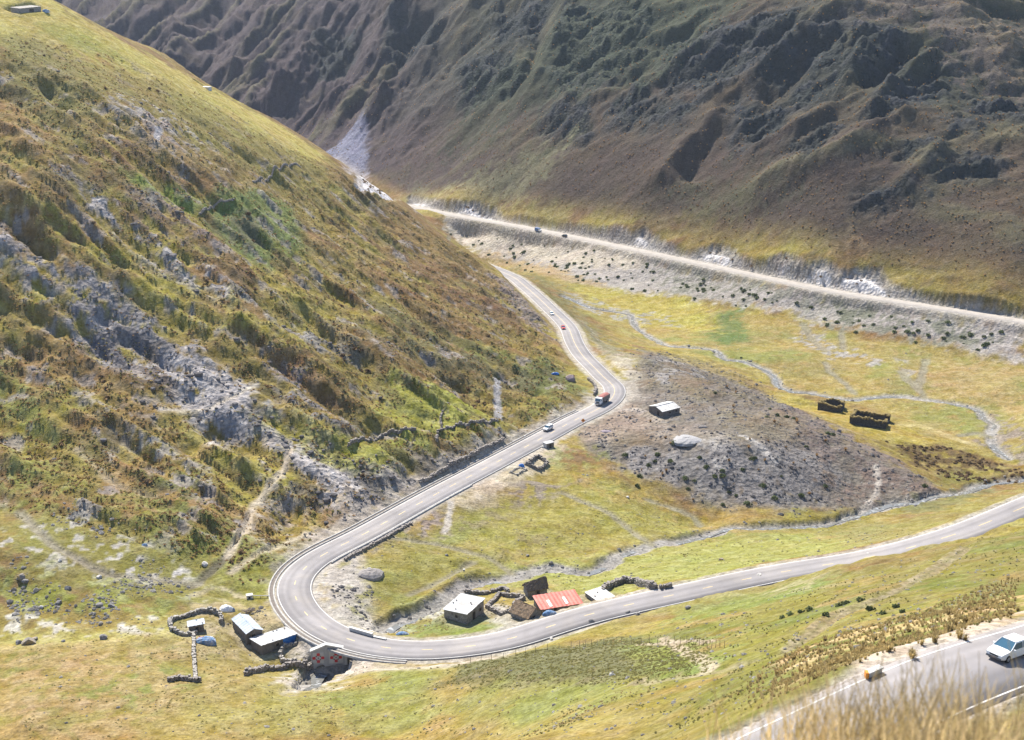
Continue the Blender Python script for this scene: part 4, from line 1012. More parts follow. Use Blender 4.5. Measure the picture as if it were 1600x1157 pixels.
M_DOOR = mat('dark_opening_fill', (.035,.03,.028), .9, .2, 3)  # near-black colour stands for the shade inside door and window openings
M_PAINTW = mat('white_paint', (.48,.475,.46), .6, .08, 1.5)
M_PAINTG = mat('grey_paint', (.36,.36,.37), .7, .1, 1.5)
M_RED2 = mat('red_paint', (.50,.03,.035), .6, .1, 2)
M_BLACK = mat('black_paint', (.02,.02,.022), .6, .1, 2)
M_ORANGE = mat('orange_paint', (.70,.25,.03), .55, .08, 2)
M_CARW = mat('white_car_paint', (.78,.78,.77), .25, .03, 1, spec=.5)
M_CARR = mat('red_car_paint', (.55,.04,.03), .3, .05, 1, spec=.5)
M_CARB = mat('blue_van_paint', (.07,.17,.42), .35, .05, 1, spec=.5)
M_CARD = mat('dark_car_paint', (.05,.055,.065), .35, .05, 1, spec=.5)
M_GLASS = mat('car_glass', (.05,.12,.18), .08, .05, 1, spec=.6)
M_TYRE = mat('tyre_rubber', (.02,.02,.02), .9, .1, 4)
M_RIM = mat('wheel_rim', (.45,.45,.46), .35, .05, 4, metal=.6)
M_LAMP = mat('headlamp_glass', (.70,.72,.74), .15, .05, 4)
M_CHROME = mat('bumper_trim', (.10,.10,.105), .5, .1, 3)
M_CARGO = mat('red_cargo_cover', (.27,.095,.08), .75, .25, 2, .05, 3)

# ------------------------------------------------------------------ buildings
def roof_sheet(P, n, amp, over, thick=.07, jag=0.0):
    """corrugated sheet over the four corners P = (front-left, front-right, back-right, back-left); corrugation runs front to back"""
    mb = MB(); fl, fr, br, bl = P; ex = (fr - fl).normalized(); ey = (bl - fl).normalized()
    fl = fl - ex*over - ey*over; fr = fr + ex*over - ey*over; br = br + ex*over + ey*over; bl = bl - ex*over + ey*over
    nn = (fr - fl).cross(bl - fl).normalized(); V = []
    for i in range(n + 1):
        t = i / n; w = amp * (1 if i % 2 else -1); j0 = random.uniform(-jag, jag); j1 = random.uniform(-jag, jag)
        f = fl.lerp(fr, t) + nn*w + ey*j0; b = bl.lerp(br, t) + nn*w + ey*j1
        V += [f, b, f - nn*thick, b - nn*thick]
    Fc = []
    for i in range(n):
        o = i*4; Fc += [(o, o+4, o+5, o+1), (o+2, o+3, o+7, o+6), (o, o+2, o+6, o+4), (o+1, o+5, o+7, o+3)]
    Fc += [(0, 1, 3, 2), (n*4, n*4+2, n*4+3, n*4+1)]
    return mb.add(V, Fc)
def thatch(P, nx, ny, thick, over):
    mb = MB(); fl, fr, br, bl = P; ex = (fr - fl).normalized(); ey = (bl - fl).normalized()
    fl = fl - ex*over - ey*over; fr = fr + ex*over - ey*over; br = br + ex*over; bl = bl - ex*over
    nn = (fr - fl).cross(bl - fl).normalized()
    if nn.z < 0: nn = -nn
    V = []
    for j in range(ny + 1):
        for i in range(nx + 1):
            p = fl.lerp(fr, i/nx).lerp(bl.lerp(br, i/nx), j/ny)
            V.append(p + nn*(thick + random.uniform(-.08, .1)) + ey*random.uniform(-.12, .12) + ex*(random.uniform(-.1, .1)))
    k = (nx + 1); n0 = len(V)
    for j in range(ny + 1):
        for i in range(nx + 1): V.append(fl.lerp(fr, i/nx).lerp(bl.lerp(br, i/nx), j/ny))
    Fc = [(j*k+i, j*k+i+1, (j+1)*k+i+1, (j+1)*k+i) for j in range(ny) for i in range(nx)]
    Fc += [(i, n0+i, n0+i+1, i+1) for i in range(nx)] + [(ny*k+i, ny*k+i+1, n0+ny*k+i+1, n0+ny*k+i) for i in range(nx)]
    Fc += [(j*k, (j+1)*k, n0+(j+1)*k, n0+j*k) for j in range(ny)] + [(j*k+nx, n0+j*k+nx, n0+(j+1)*k+nx, (j+1)*k+nx) for j in range(ny)]
    return mb.add(V, Fc)
def stone(mb, p, sx, sy, sz, rz, tilt=.12):
    M = Matrix.Translation(p) @ Matrix.Rotation(rz, 4, 'Z') @ Matrix.Rotation(random.uniform(-tilt, tilt), 4, 'X') @ Matrix.Rotation(random.uniform(-tilt, tilt), 4, 'Y')
    vs = []
    for z in (-.5, .5):
        for x, y in ((-.5,-.5), (.5,-.5), (.5,.5), (-.5,.5)):
            k = random.uniform(.72, 1.0); vs.append(M @ Vector((x*sx*k, y*sy*k, z*sz*random.uniform(.8, 1))))
    mb.add(vs, [(0,3,2,1), (4,5,6,7), (0,1,5,4), (1,2,6,5), (2,3,7,6), (3,0,4,7)])
def building(name, label, cat, h, roof, wallm, roofm, group=None, ridge=None, openings=(), skylights=(), over=.3, lx_min=0, n=None, endpanel=None, skew=0):
    a, ex, ey, lx, ly = FRAMES[name]; a = Vector(a); ex = Vector((*ex, 0)); ey = Vector((*ey, 0))
    lx = max(lx, lx_min)
    hA, hB, hC = h; hD = hB + hC - hA
    pts = [a, a + ex*lx, a + ex*lx + ey*ly, a + ey*ly]
    gz = [ground(p.x, p.y) for p in pts]; z0 = min(gz) - .4; za = max(gz[0], min(gz)) 
    root = thing(name, (a.x, a.y, a.z), 0, label, cat, group)
    O = Vector((a.x, a.y, a.z)); L = lambda x, y, z: ex*x + ey*y + Vector((0, 0, z))
    zb = z0 - a.z
    tops = [hA, hC, hD, hB]
    flip = ex.cross(ey).z < 0
    wl = MB()
    if roof == 'mono': ring = [L(0,0,hA), L(lx,0,hC), L(lx,ly,hD), L(0,ly,hB)]; rb = [L(0,0,zb), L(lx,0,zb), L(lx,ly,zb), L(0,ly,zb)]
    elif roof in ('gy', 'ty'): ring = [L(0,0,hA), L(lx/2,0,ridge), L(lx,0,hA), L(lx,ly,hA), L(lx/2,ly,ridge), L(0,ly,hA)]; rb = [L(0,0,zb), L(lx/2,0,zb), L(lx,0,zb), L(lx,ly,zb), L(lx/2,ly,zb), L(0,ly,zb)]
    else: ring = [L(0,0,hA), L(lx,0,hA), L(lx,ly/2,ridge + skew), L(lx,ly,hA), L(0,ly,hA), L(0,ly/2,ridge)]; rb = [L(0,0,zb), L(lx,0,zb), L(lx,ly/2,zb), L(lx,ly,zb), L(0,ly,zb), L(0,ly/2,zb)]
    N = len(ring); inn = [p * 1.0 for p in ring]
    cx = L(lx/2, ly/2, 0)
    ins = [(p - cx) for p in ring]
    t_ = .35
    ring_in = [Vector((p.x - (p.x-cx.x)/max(Vector((p.x-cx.x, p.y-cx.y, 0)).length, .1)*t_, p.y - (p.y-cx.y)/max(Vector((p.x-cx.x, p.y-cx.y, 0)).length, .1)*t_, p.z)) for p in ring]
    V = rb + ring + ring_in + [Vector((p.x, p.y, zb)) for p in ring_in]
    Fc = []
    for k in range(N):
        q = (k+1) % N
        Fc += [(k, q, N+q, N+k), (N+k, N+q, 2*N+q, 2*N+k), (2*N+k, 2*N+q, 3*N+q, 3*N+k)]
    if flip: Fc = [f[::-1] for f in Fc]
    wl.add(V, Fc); wl.build('wall', wallm, root)
    nn = n or max(8, int(lx / .45))
    if roof == 'mono':
        up = Vector((0, 0, .06)); P = [ring[0]+up, ring[1]+up, ring[2]+up, ring[3]+up]
        rf = roof_sheet(P, nn, .03, over, jag=.06).build('roof', roofm, root)
        for (x0, x1, y0, y1) in skylights:
            e = lambda s, t: P[0].lerp(P[1], s).lerp(P[3].lerp(P[2], s), t) + Vector((0, 0, .09))
            roof_sheet([e(x0,y0), e(x1,y0), e(x1,y1), e(x0,y1)], 4, .02, 0).build('skylight', M_CLEAR, rf)
    elif roof == 'gy':
        up = Vector((0, 0, .06))
        r_ = [L(lx/2, 0, ridge)+up, L(lx/2, ly, ridge)+up]
        for (e0, e1) in ((L(0,0,hA)+up, L(0,ly,hA)+up), (L(lx,0,hA)+up, L(lx,ly,hA)+up)):
            # corrugation runs from eave to ridge
            roof_sheet([e0, e1, r_[1], r_[0]], max(8, int(ly/.45)), .03, .18, jag=.05).build('roof', roofm, root)
    elif roof == 'ty':
        r_ = [L(lx/2, 0, ridge), L(lx/2, ly, ridge)]
        for (e0, e1) in ((L(0,0,hA), L(0,ly,hA)), (L(lx,0,hA), L(lx,ly,hA))): thatch([e0, e1, r_[1], r_[0]], 12, 7, .25, .35).build('roof', roofm, root)
    elif roof == 'tx':
        r_ = [L(0, ly/2, ridge), L(lx, ly/2, ridge + skew)]
        for (e0, e1) in ((L(0,0,hA), L(lx,0,hA)), (L(0,ly,hA), L(lx,ly,hA))): thatch([e0, e1, r_[1], r_[0]], 12, 7, .25, .3).build('roof', roofm, root)
    elif roof == 'gx':
        up = Vector((0, 0, .06)); r_ = [L(0, ly/2, ridge)+up, L(lx, ly/2, ridge)+up]
        for (e0, e1) in ((L(0,0,hA)+up, L(lx,0,hA)+up), (L(0,ly,hA)+up, L(lx,ly,hA)+up)): roof_sheet([e0, e1, r_[1], r_[0]], nn, .03, .18, jag=.05).build('roof', roofm, root)
    if roofm in (M_METAL, M_METALB, M_WSHEET) and roof == 'mono' and lx > 3:
        wt = MB()
        for k in range(int(lx * .8)):
            sx_, sy_ = random.random(), random.choice((random.uniform(.02, .1), random.uniform(.9, .98), random.random())); pz_ = P[0].lerp(P[1], sx_).lerp(P[3].lerp(P[2], sx_), sy_) + Vector((0, 0, .14)); stone(wt, pz_, .35, .3, .22, random.uniform(0, 3))
        wt.build('roof_weights', M_STONE2, rf, kind='stuff')
    # openings: (side, start, width, sill, height, kind)
    Mx = Matrix(((ex.x, ey.x, 0, 0), (ex.y, ey.y, 0, 0), (0, 0, 1, 0), (0, 0, 0, 1)))
    for (sd, s, w, z, hh, kd) in openings:
        gz0 = 0
        if sd == 'f': b = lambda y0, y1, x0, x1, zz0, zz1: MB().box(x0, x1, y0, y1, zz0, zz1, Mx); gl = 0
        else: b = lambda y0, y1, x0, x1, zz0, zz1: MB().box(y0, y1, x0, x1, zz0, zz1, Mx); gl = 0
        m_ = {'door': M_DOOR, 'blue': M_BLUE, 'window': M_DOOR}[kd]
        d = b(-.04, .2, s, s+w, gl + z, gl + z + hh).build({'door': 'door', 'blue': 'blue_panel', 'window': 'window'}[kd], m_, root)
        if kd != 'blue':
            fmb = MB()
            for (u0, u1, q0, q1) in ((s-.12, s, z, z+hh), (s+w, s+w+.12, z, z+hh), (s-.12, s+w+.12, z+hh, z+hh+.14)):
                q = b(-.07, .1, u0, u1, gl+q0, gl+q1); fmb.add(q.v, q.f)
            fmb.build('frame', M_WOOD, d)
    return root, O, L, lx, ly

building('stone_house', 'grey stone house with a plain pale metal roof beside the stream', 'house', (2.7,2.2,3.5), 'mono', M_STONE, M_METAL,
         openings=[('f', 2.4, 1.0, 0, 2.0, 'door'), ('f', 5.2, .8, 1.0, .8, 'window'), ('l', 2.5, .7, .9, .7, 'window')])
building('red_roofed_house', 'long low house under a bright red sheet roof with two pale strips', 'house', (1.6,2.5,1.5), 'mono', M_MUD, M_RED, skylights=[(.22,.29,.05,.55), (.62,.69,.08,.6)],
         openings=[('f', 3, .9, 0, 1.4, 'door'), ('f', 7.0, .8, .6, .5, 'window')])
building('thatched_stone_hut', 'dark stone hut with a steep thatched roof behind the red roofed house', 'hut', (1.7,0,0), 'tx', M_STONE, M_THATCH, ridge=3.0, skew=.9,
         openings=[('f', 2.2, .8, 0, 1.4, 'door')])
building('thatched_mud_hut', 'brown thatched hut sagging against the red roofed house by the road', 'hut', (1.2,0,0), 'ty', M_STONE, M_THATCH2, ridge=2.9,
         openings=[('f', 1.6, .8, 0, 1.1, 'door')])
building('white_roofed_pen', 'low white sheet roofed pen right of the red roofed house', 'shed', (.8,1.1,.9), 'mono', M_STONE2, M_WSHEET, over=.15)
building('hillside_shed', 'long shed with a bright whitish roof alone on the gravel terrace beyond the road', 'shed', (2.2,2.2,2.2), 'gx', M_MUD, M_WSHEET, ridge=3.2, openings=[('l', 1.6, 1.2, 0, 1.8, 'door'), ('f', 3, .9, .9, .7, 'window'), ('f', 6, .9, .9, .7, 'window')])
building('small_walled_hut', 'small hut with whitish roof and blue end inside the round stone wall', 'hut', (1.8,1.7,2.0), 'mono', M_MUD, M_METALB, openings=[('l', .2, 1.6, 0, 1.5, 'blue'), ('f', 1.4, .7, 0, 1.4, 'door')])
building('gabled_shed', 'shed with a pale bluish gabled metal roof left of the hairpin bend', 'shed', (2.1,0,0), 'gy', M_MUD, M_METALB, ridge=2.9, openings=[('f', 1.2, .9, 0, 1.6, 'door')])
lxl = FRAMES['long_shed'][3]
building('long_shed', 'long brown walled shed with whitish flat roof and a blue panel by the hairpin', 'shed', (2.5,2.2,2.2), 'mono', M_MUD, M_METAL,
         openings=[('f', lxl - 3.6, 3.5, .1, 2.0, 'blue'), ('f', 3.6, .8, .9, .7, 'window')])
# small far hut on the left ridge and the long ruin at the top left
building('ridge_hut', 'tiny white hut high on the left ridge against the dark valley', 'hut', (2.0,2.0,2.0), 'mono', M_PAINTW, M_WSHEET, over=.2, n=6)
building('hilltop_hut', 'low stone hut with pale roof in the top left corner of the hillside', 'hut', (2.0,2.4,2.2), 'mono', M_STONE, M_STONE2, over=.2, n=10, openings=[('f', 6, 3, .2, 1.2, 'window')])

# ------------------------------------------------------------------ dry stone walls
def stone_wall(px, h, w, label, m=M_STONE, name='stone_wall', cat='wall', group=None, P=None, ragged=.25, size=.5):
    h, w = h * .82, w * .75
    if P is None: P = np.array([at(*p) for p in px])
    P = resample(P, size); root = None; mb = MB()
    o = Vector((P[0, 0], P[0, 1], ground(P[0, 0], P[0, 1])))
    for i in range(len(P) - 1):
        d = math.atan2(P[i+1, 1]-P[i, 1], P[i+1, 0]-P[i, 0]); hh = h * random.uniform(1 - ragged, 1 + ragged * .6); z = -.15; g = ground(P[i, 0], P[i, 1])
        while z < hh:
            sz = random.uniform(.28, .45); rows = 2
            for r in range(rows):
                off = 0 if rows == 1 else (r - .5) * w * .5
                stone(mb, Vector((P[i, 0] - math.sin(d)*off + (P[i+1, 0]-P[i, 0])*random.uniform(-.6, .6), P[i, 1] + math.cos(d)*off + (P[i+1, 1]-P[i, 1])*random.uniform(-.6, .6), g + z + sz/2)) - o, size * random.uniform(1.0, 1.7), w * random.uniform(.5, .75), sz * 1.15, d + random.uniform(-.4, .4))
            z += sz
    ob = mb.build(name, m, label=label, cat=cat, group=group); ob.location = o; return ob
stone_wall([(305,992),(294,995),(280,992),(268,985),(264.5,974),(272,969),(288,966),(305,960),(313,957),(327,956),(341,961),(347,968),(344,975)], 1.1, .9, 'ring of pale stones walling in the small hut left of the hairpin', M_STONE2, ragged=.35)
stone_wall([(303,996),(303,1020),(304,1040),(306,1066)], .9, .9, 'straight stone wall running down from the small walled hut', M_STONE2)
stone_wall([(462,1036),(441,1035),(438,1024),(443,1013),(465,1006)], 1.0, .8, 'curved pale stone pen wall below the long shed', M_STONE2)
stone_wall([(384,1056),(415,1047),(452,1041),(470,1043),(492,1036)], 1.2, 1.0, 'broken stone wall below the long shed leading to the painted culvert wall', M_STONE)
stone_wall([(310,1066),(280,1062),(262,1066)], 1.0, .9, 'dark stone bank at the foot of the bottom left pasture', M_STONE)
stone_wall([(760,951),(780,931),(819,936),(803,946),(797,958),(760,951)], 1.0, .8, 'square stone corral with pale floor between the huts', M_STONE, name='stone_corral', cat='corral')
stone_wall([(728,927),(760,929),(787,922),(795,926)], .9, .9, 'low stone wall between the metal roofed stone house and the stream', M_STONE)
stone_wall([(942,927),(952,919),(974,911),(994,912),(1016,919),(1027,920)], 1.7, 1.2, 'arched dark wall above the white roofed pen', M_STONE)
stone_wall([(1034,921),(1052,917)], 1.2, .9, 'short dark wall segment at the road edge right of the white pen', M_STONE)
stone_wall([(822,727),(842,736),(856,726),(843,716),(838,716),(822,727)], 1.1, .7, 'roofless square stone enclosure beside the straight of the road', M_STONE, name='stone_enclosure', cat='enclosure')
stone_wall([(797,739),(808,743),(822,735),(812,731),(797,739)], .25, .5, 'faint low foundation outline left of the square enclosure', M_STONE2, name='stone_foundation', cat='foundation')
stone_wall([(545,697),(560,690),(600,680),(650,671)], .8, .8, 'dark field wall crossing the green terraces left of the road', M_STONE)
stone_wall([(690,668),(688,655),(692,645)], .7, .7, 'short upright field wall above the terraces', M_STONE)
stone_wall([(682,690),(684,676),(715,665),(750,661),(778,658)], .7, .8, 'long field wall along the upper edge of the roadside terrace', M_STONE)
stone_wall([(312,335),(335,322),(352,316),(366,312)], .6, .8, 'dark wall along the top of the green hillside field', M_STONE)
stone_wall([(395,285),(420,278),(440,262),(470,262)], .6, .8, 'brown field wall high on the left hillside', M_STONE)
# roadside masonry
def roadside_wall(u0, v0, u1, v1, off, h, label, m=M_STONE, base=-.2, name='retaining_wall'):
    A0, A1 = sorted((arc_of(ROAD, u0, v0), arc_of(ROAD, u1, v1))); P = offs(sub(ROAD, A0, A1, 2), off)
    return stone_wall(None, h, .9, label, m, name, 'wall', P=P, ragged=.18, size=.8)
roadside_wall(668, 760, 800, 695, side*8.0, 1.0, 'dark stone lining of the cut above the straight road')
roadside_wall(905, 590, 935, 618, side*7.2, 1.3, 'curved dark stone lining inside the bend behind the lorry')
roadside_wall(530, 868, 640, 815, -side*6.2, .5, 'dark masonry below the parapet on the valley side of the road')

# the two roofless ruins on the river flat
def ruin(pxs, h, label, tufts):
    P = np.array([at(*p) for p in pxs]); root = thing('ruined_house', tuple(P[0]), 0, label, 'ruin')
    mb = MB(); cap = MB(); o = Vector(P[0]); Q = resample(P, .55)
    for i in range(len(Q) - 1):
        d = math.atan2(Q[i+1, 1]-Q[i, 1], Q[i+1, 0]-Q[i, 0]); g = min(ground(Q[i, 0], Q[i, 1]), ground(Q[i, 0]+.8, Q[i, 1]-.8)); t = i / len(Q)
        hh = h * (.78 + .22 * math.sin(t * 21 + 1) + random.uniform(-.08, .08)); z = -.3
        if any(a0 < t < a1 for a0, a1 in tufts): hh *= .25
        while z < hh: sz = random.uniform(.3, .5); stone(mb, Vector((Q[i, 0], Q[i, 1], g + z + sz/2)) - o, .85, .95, sz * 1.2, d); z += sz
        if hh > h * .3: stone(cap, Vector((Q[i, 0], Q[i, 1], g + z + .12)) - o, .95, 1.25, .45, d, .3)
    mb.build('wall', M_RUIN, root); cap.build('turf_cap', M_TURF, root); return root
M_RUIN = mat('dark_ruin_stone', (.05,.05,.052), .95, .4, 2.0, .1, 2.6, dirt=(.085,.08,.075), dscale=1.5)  # very dark stone tone with slightly lighter blotches
M_TURF = mat('dry_turf', (.19,.145,.055), 1, .3, 2.5, .1, 4)
ruin([(1279,641),(1283,634),(1318,637),(1313,645),(1296,643),(1279,641)], 3.0, 'left of the two dark roofless ruins on the river flat, the squarer one', [(.62,.68)])
ruin([(1329,662),(1337,652),(1389,658),(1382,670),(1352,667),(1329,662)], 3.1, 'right of the two dark roofless ruins on the river flat, the longer one', [(.66,.74)])

# ------------------------------------------------------------------ the painted culvert wall and the parapets
hx = Vector((hd[0], hd[1], 0)); hy = Vector((-hn[0], -hn[1], 0)); Lh = float(np.hypot(*(HC - HA)[:2]))
root = thing('culvert_wall', (HA[0], HA[1], 1.6), 0, 'gable topped culvert wall with two white panels of red dots below the hairpin', 'culvert')
M_ = Matrix(((hx.x, hy.x, 0, 0), (hx.y, hy.y, 0, 0), (0, 0, 1, 0), (0, 0, 0, 1)))
ap = Lh * .42; T0, T1_, TA = 4.9, 5.1, 6.35
ol = [(0, -1), (.6, -1), (.9, 1.0), (1.6, 1.7), (2.5, 1.75), (3.2, 1.0), (3.4, -1), (4.6, -1), (4.8, 1.0), (5.5, 1.7), (6.4, 1.7), (7.1, 1.0), (7.3, -1), (Lh, -1), (Lh, T1_), (ap, TA), (0, T0)]
mb = MB(); mb.add([M_ @ Vector((x, y, z)) for y in (0, .9) for x, z in ol], [])
bm = bmesh.new(); nO = len(ol); vs = [bm.verts.new(M_ @ Vector((x, y, z))) for y in (0, .9) for x, z in ol]
bm.faces.new(vs[:nO]); bm.faces.new(vs[nO:][::-1])
for k in range(nO): bm.faces.new((vs[k], vs[nO + k], vs[nO + (k+1) % nO], vs[(k+1) % nO]))
bmesh.ops.triangulate(bm, faces=[f for f in bm.faces if len(f.verts) > 4]); bmesh.ops.recalc_face_normals(bm, faces=bm.faces)
me = bpy.data.meshes.new('wall'); bm.to_mesh(me); bm.free(); link('wall', me, M_PAINTG, root)
cp = MB()
for (xa, za, xb, zb_) in ((-.25, T0 + .02, ap, TA + .05), (ap, TA + .05, Lh + .25, T1_ + .02)):
    V = []
    for x, z in ((xa, za), (xb, zb_)):
        for y, dz in ((-.18, -.02), (1.05, -.02), (1.05, .28), (-.18, .28)): V.append(M_ @ Vector((x, y, z + dz)))
    cp.add(V, [(0,1,2,3), (4,7,6,5), (0,4,5,1), (1,5,6,2), (2,6,7,3), (3,7,4,0)])
cp.build('coping', M_PAINTW, root)
MB().box(Lh - .55, Lh + .02, -.14, .95, .2, T1_, M_).build('end_pier', M_PAINTW, root)
MB().box(ap - .3, ap + .3, -.10, .95, -1, TA - .15, M_).build('middle_pier', M_PAINTG, root)
for (x0, x1, z0, z1) in ((.35, ap - .55, 2.1, 4.75), (ap + .6, Lh - .9, 1.95, 4.75)):
    p = MB().box(x0, x1, -.06, .02, z0, z1, M_).build('painted_panel', M_PAINTW, root)
    cx, cz = (x0+x1)/2, (z0+z1)/2
    for dx, dz in ((-.95, 0), (.95, 0), (0, .85), (0, -.85), ):
        q = MB(); V = [M_ @ Vector((cx + dx + .46*math.cos(k*math.pi/4)*(.8 + .2*(k % 2)), -.075 - e, cz + dz + .46*math.sin(k*math.pi/4)*(.8 + .2*(k % 2)))) for e in (0,) for k in range(8)]
        q.add(V, [tuple(range(8))]).build('red_dot', M_RED2, p)
    q = MB()
    for dx, dz in ((-.45, .42), (.45, .42), (-.45, -.42), (.45, -.42), (0, 0)): q.box(cx+dx-.13, cx+dx+.13, -.09, -.07, cz+dz-.12, cz+dz+.12, M_)
    q.build('black_mark', M_BLACK, p)
def parapet(p0, p1, h, w, label, m=M_PAINTW, sink=.4, name='parapet', top=None):
    a, b = at(*p0), at(*p1); d = (b - a); L_ = Vector((d.x, d.y, 0)).length; root = thing(name, (a.x, a.y, a.z), math.atan2(d.y, d.x), label, 'parapet')
    z1 = ground(b.x, b.y) - a.z; mb = MB()
    mb.add([(0,-w/2,-sink), (L_,-w/2,z1-sink), (L_,w/2,z1-sink), (0,w/2,-sink), (0,-w/2,h), (L_,-w/2,z1+h), (L_,w/2,z1+h), (0,w/2,h)], [(0,3,2,1), (4,5,6,7), (0,1,5,4), (1,2,6,5), (2,3,7,6), (3,0,4,7)]).build('beam', m, root)
    mb = MB(); mb.add([(-.08,-w/2-.08,h+.005), (L_+.08,-w/2-.08,z1+h+.005), (L_+.08,w/2+.08,z1+h+.005), (-.08,w/2+.08,h+.005), (-.08,-w/2-.08,h+.12), (L_+.08,-w/2-.08,z1+h+.12), (L_+.08,w/2+.08,z1+h+.12), (-.08,w/2+.08,h+.12)], [(0,3,2,1), (4,5,6,7), (0,1,5,4), (1,2,6,5), (2,3,7,6), (3,0,4,7)]).build('coping', top or m, root)
    return root
parapet((547,986), (582,996), .9, .5, 'white concrete parapet on the inner edge of the hairpin above the stream')
parapet((584,997), (603,1001), .35, .4, 'lower white kerb block at the right end of the white parapet')
parapet((1355,1060), (1375,1051), .45, .4, 'short white kerb block with an orange end by the upper road')
MB_ = at(1353.5, 1060.5); ob = MB().box(-.12, .12, -.25, .25, -.2, .6).build('marker_post', M_ORANGE, label='small orange marker at the end of the white kerb block', cat='marker'); ob.location = MB_

# ------------------------------------------------------------------ vehicles
def wheel(parent, x, y, r, w=.2):
    t = MB().cyl((x, y - w/2, r), (x, y + w/2, r), r, n=16).build('wheel', M_TYRE, parent)
    s = 1 if y > 0 else -1
    MB().cyl((x, y + s*(w/2 - .02), r), (x, y + s*(w/2 + .015), r), r * .6, n=12).build('rim', M_RIM, t)
def car_body(stations, m, parent, name='body'):
    """stations: (x, half width, bottom, waist, top) lofted into one shell"""
    V = []; n = 10
    for x, w, zb, zw, zt in stations:
        V += [(x, -w*.9, zb), (x, -w, zb + .1), (x, -w, zw), (x, -w*.93, zt - .02), (x, -w*.55, zt + .015), (x, w*.55, zt + .015), (x, w*.93, zt - .02), (x, w, zw), (x, w, zb + .1), (x, w*.9, zb)]
    Fc = [(i*n + k, (i+1)*n + k, (i+1)*n + (k+1) % n, i*n + (k+1) % n) for i in range(len(stations) - 1) for k in range(n)]
    Fc += [tuple(range(n)), tuple(range((len(stations)-1)*n + n - 1, (len(stations)-1)*n - 1, -1))]
    mb = MB(); mb.add(V, Fc); return mb.build(name, m, parent)
def greenhouse(parent, x0, x1, x2, x3, wb, wt, zb, zt, m, rails=False):
    """x0 rear glass base, x1 rear roof edge, x2 front roof edge, x3 windscreen base"""
    b = [Vector((x0,-wb,zb)), Vector((x3,-wb,zb)), Vector((x3,wb,zb)), Vector((x0,wb,zb))]; t = [Vector((x1,-wt,zt)), Vector((x2,-wt,zt)), Vector((x2,wt,zt)), Vector((x1,wt,zt))]
    MB().add([b[1], b[2], t[2], t[1]], [(0,1,2,3)]).build('windscreen', M_GLASS, parent)
    MB().add([b[3], b[0], t[0], t[3]], [(0,1,2,3)]).build('rear_window', M_GLASS, parent)
    for s, (i, j) in ((-1, (0, 1)), (1, (2, 3))): MB().add([b[i], b[j], t[j], t[i]], [(0,1,2,3)]).build('side_window', M_GLASS, parent)
    rf = MB(); rf.add([p + Vector((0,0,z)) + Vector((0, (.03 if p.y > 0 else -.03), 0)) * (1 if z < .03 else -1) for z in (-.03, .06) for p in t], [(0,3,2,1), (4,5,6,7), (0,1,5,4), (1,2,6,5), (2,3,7,6), (3,0,4,7)]).build('roof', m, parent)
    pl = MB()
    for i in range(4):
        q = b[i]; o = Vector((0, .012 if q.y > 0 else -.012, .0)); pl.cyl(q + o, t[i] + o, .045, n=5, cap=False)
    for s in (-1, 1):
        xm = (x1 + x2) / 2 - .05; pl.cyl((xm, s*(wb+.01), zb), (xm - .05, s*(wt+.01), zt), .04, n=5, cap=False)
    pl.build('pillars', m, parent, kind='stuff')
def make_car(name, label, m, hatch=False, group=None):
    r = thing(name, (0,0,0), 0, label, 'car', group)
    car_body([(-2.15,.72,.42,.62,.86), (-2.08,.80,.28,.66,.94), (-1.5,.85,.22,.72,.98), (-.6,.86,.2,.74,.95), (.7,.86,.2,.74,.93), (1.1,.85,.2,.70,.90), (1.75,.82,.22,.64,.80), (2.08,.74,.28,.58,.70), (2.16,.66,.38,.52,.60)], m, r)
    if hatch: greenhouse(r, -1.95, -1.5, .25, 1.05, .80, .64, .90, 1.42, m)
    else: greenhouse(r, -1.55, -.95, .25, 1.05, .80, .62, .90, 1.40, m)
    for x in (-1.35, 1.35):
        for y in (-.77, .77): wheel(r, x, y, .31)
    for y in (-.55, .55): MB().box(2.06, 2.17, y - .16, y + .16, .52, .65).build('headlight', M_LAMP, r); MB().box(-2.17, -2.08, y - .14, y + .14, .62, .78).build('tail_light', M_RED2, r)
    MB().box(2.10, 2.20, -.38, .38, .50, .60).build('grille', M_BLACK, r); MB().box(2.12, 2.22, -.66, .66, .28, .42).build('bumper', M_CHROME, r); MB().box(2.20, 2.235, -.22, .22, .34, .46).build('number_plate', M_WOOD, r)
    for y in (-.93, .93): MB().box(.72, .84, y - .09, y + .09, .92, 1.04).build('mirror', m, r)
    return r
def road_pose(P, u, v, toward=-1):
    """place on the road surface under a photo pixel, heading along the road"""
    q = None; z = 0
    k = int(np.argmin([abs(pix_dir(u, v)[0] - math.atan2(p[0], p[1])) + abs(pix_dir(u, v)[1] - (CAMZ - p[2]) / math.hypot(p[0], p[1])) for p in P])); q = pz(u, v, P[k, 2] + .09)
    k = int(np.hypot(P[:, 0]-q[0], P[:, 1]-q[1]).argmin()); k = min(max(k, 2), len(P) - 3); t = P[k+2] - P[k-2]; q = pz(u, v, P[k, 2] + .08)
    return Vector(q), math.atan2(toward * t[1], toward * t[0]), toward * t[2] / math.hypot(t[0], t[1])
def put(r, pose, back=0):
    p, rz, sl = pose; r.location = p - Vector((math.cos(rz), math.sin(rz), sl)) * back; r.rotation_euler = (0, -math.atan(sl), rz)
fc = make_car('parked_estate_car', 'white car with bluish windows on the upper road at the lower right edge', M_CARW, hatch=True); put(fc, road_pose(ROAD3, 1551, 1033), 2.15)
c1 = make_car('small_car', 'tiny white car following the red one on the upper bend', M_CARW, hatch=True); put(c1, road_pose(ROAD, 862, 492))
c2 = make_car('small_car', 'tiny red car on the bend ahead of the white car', M_CARR); put(c2, road_pose(ROAD, 880, 514))
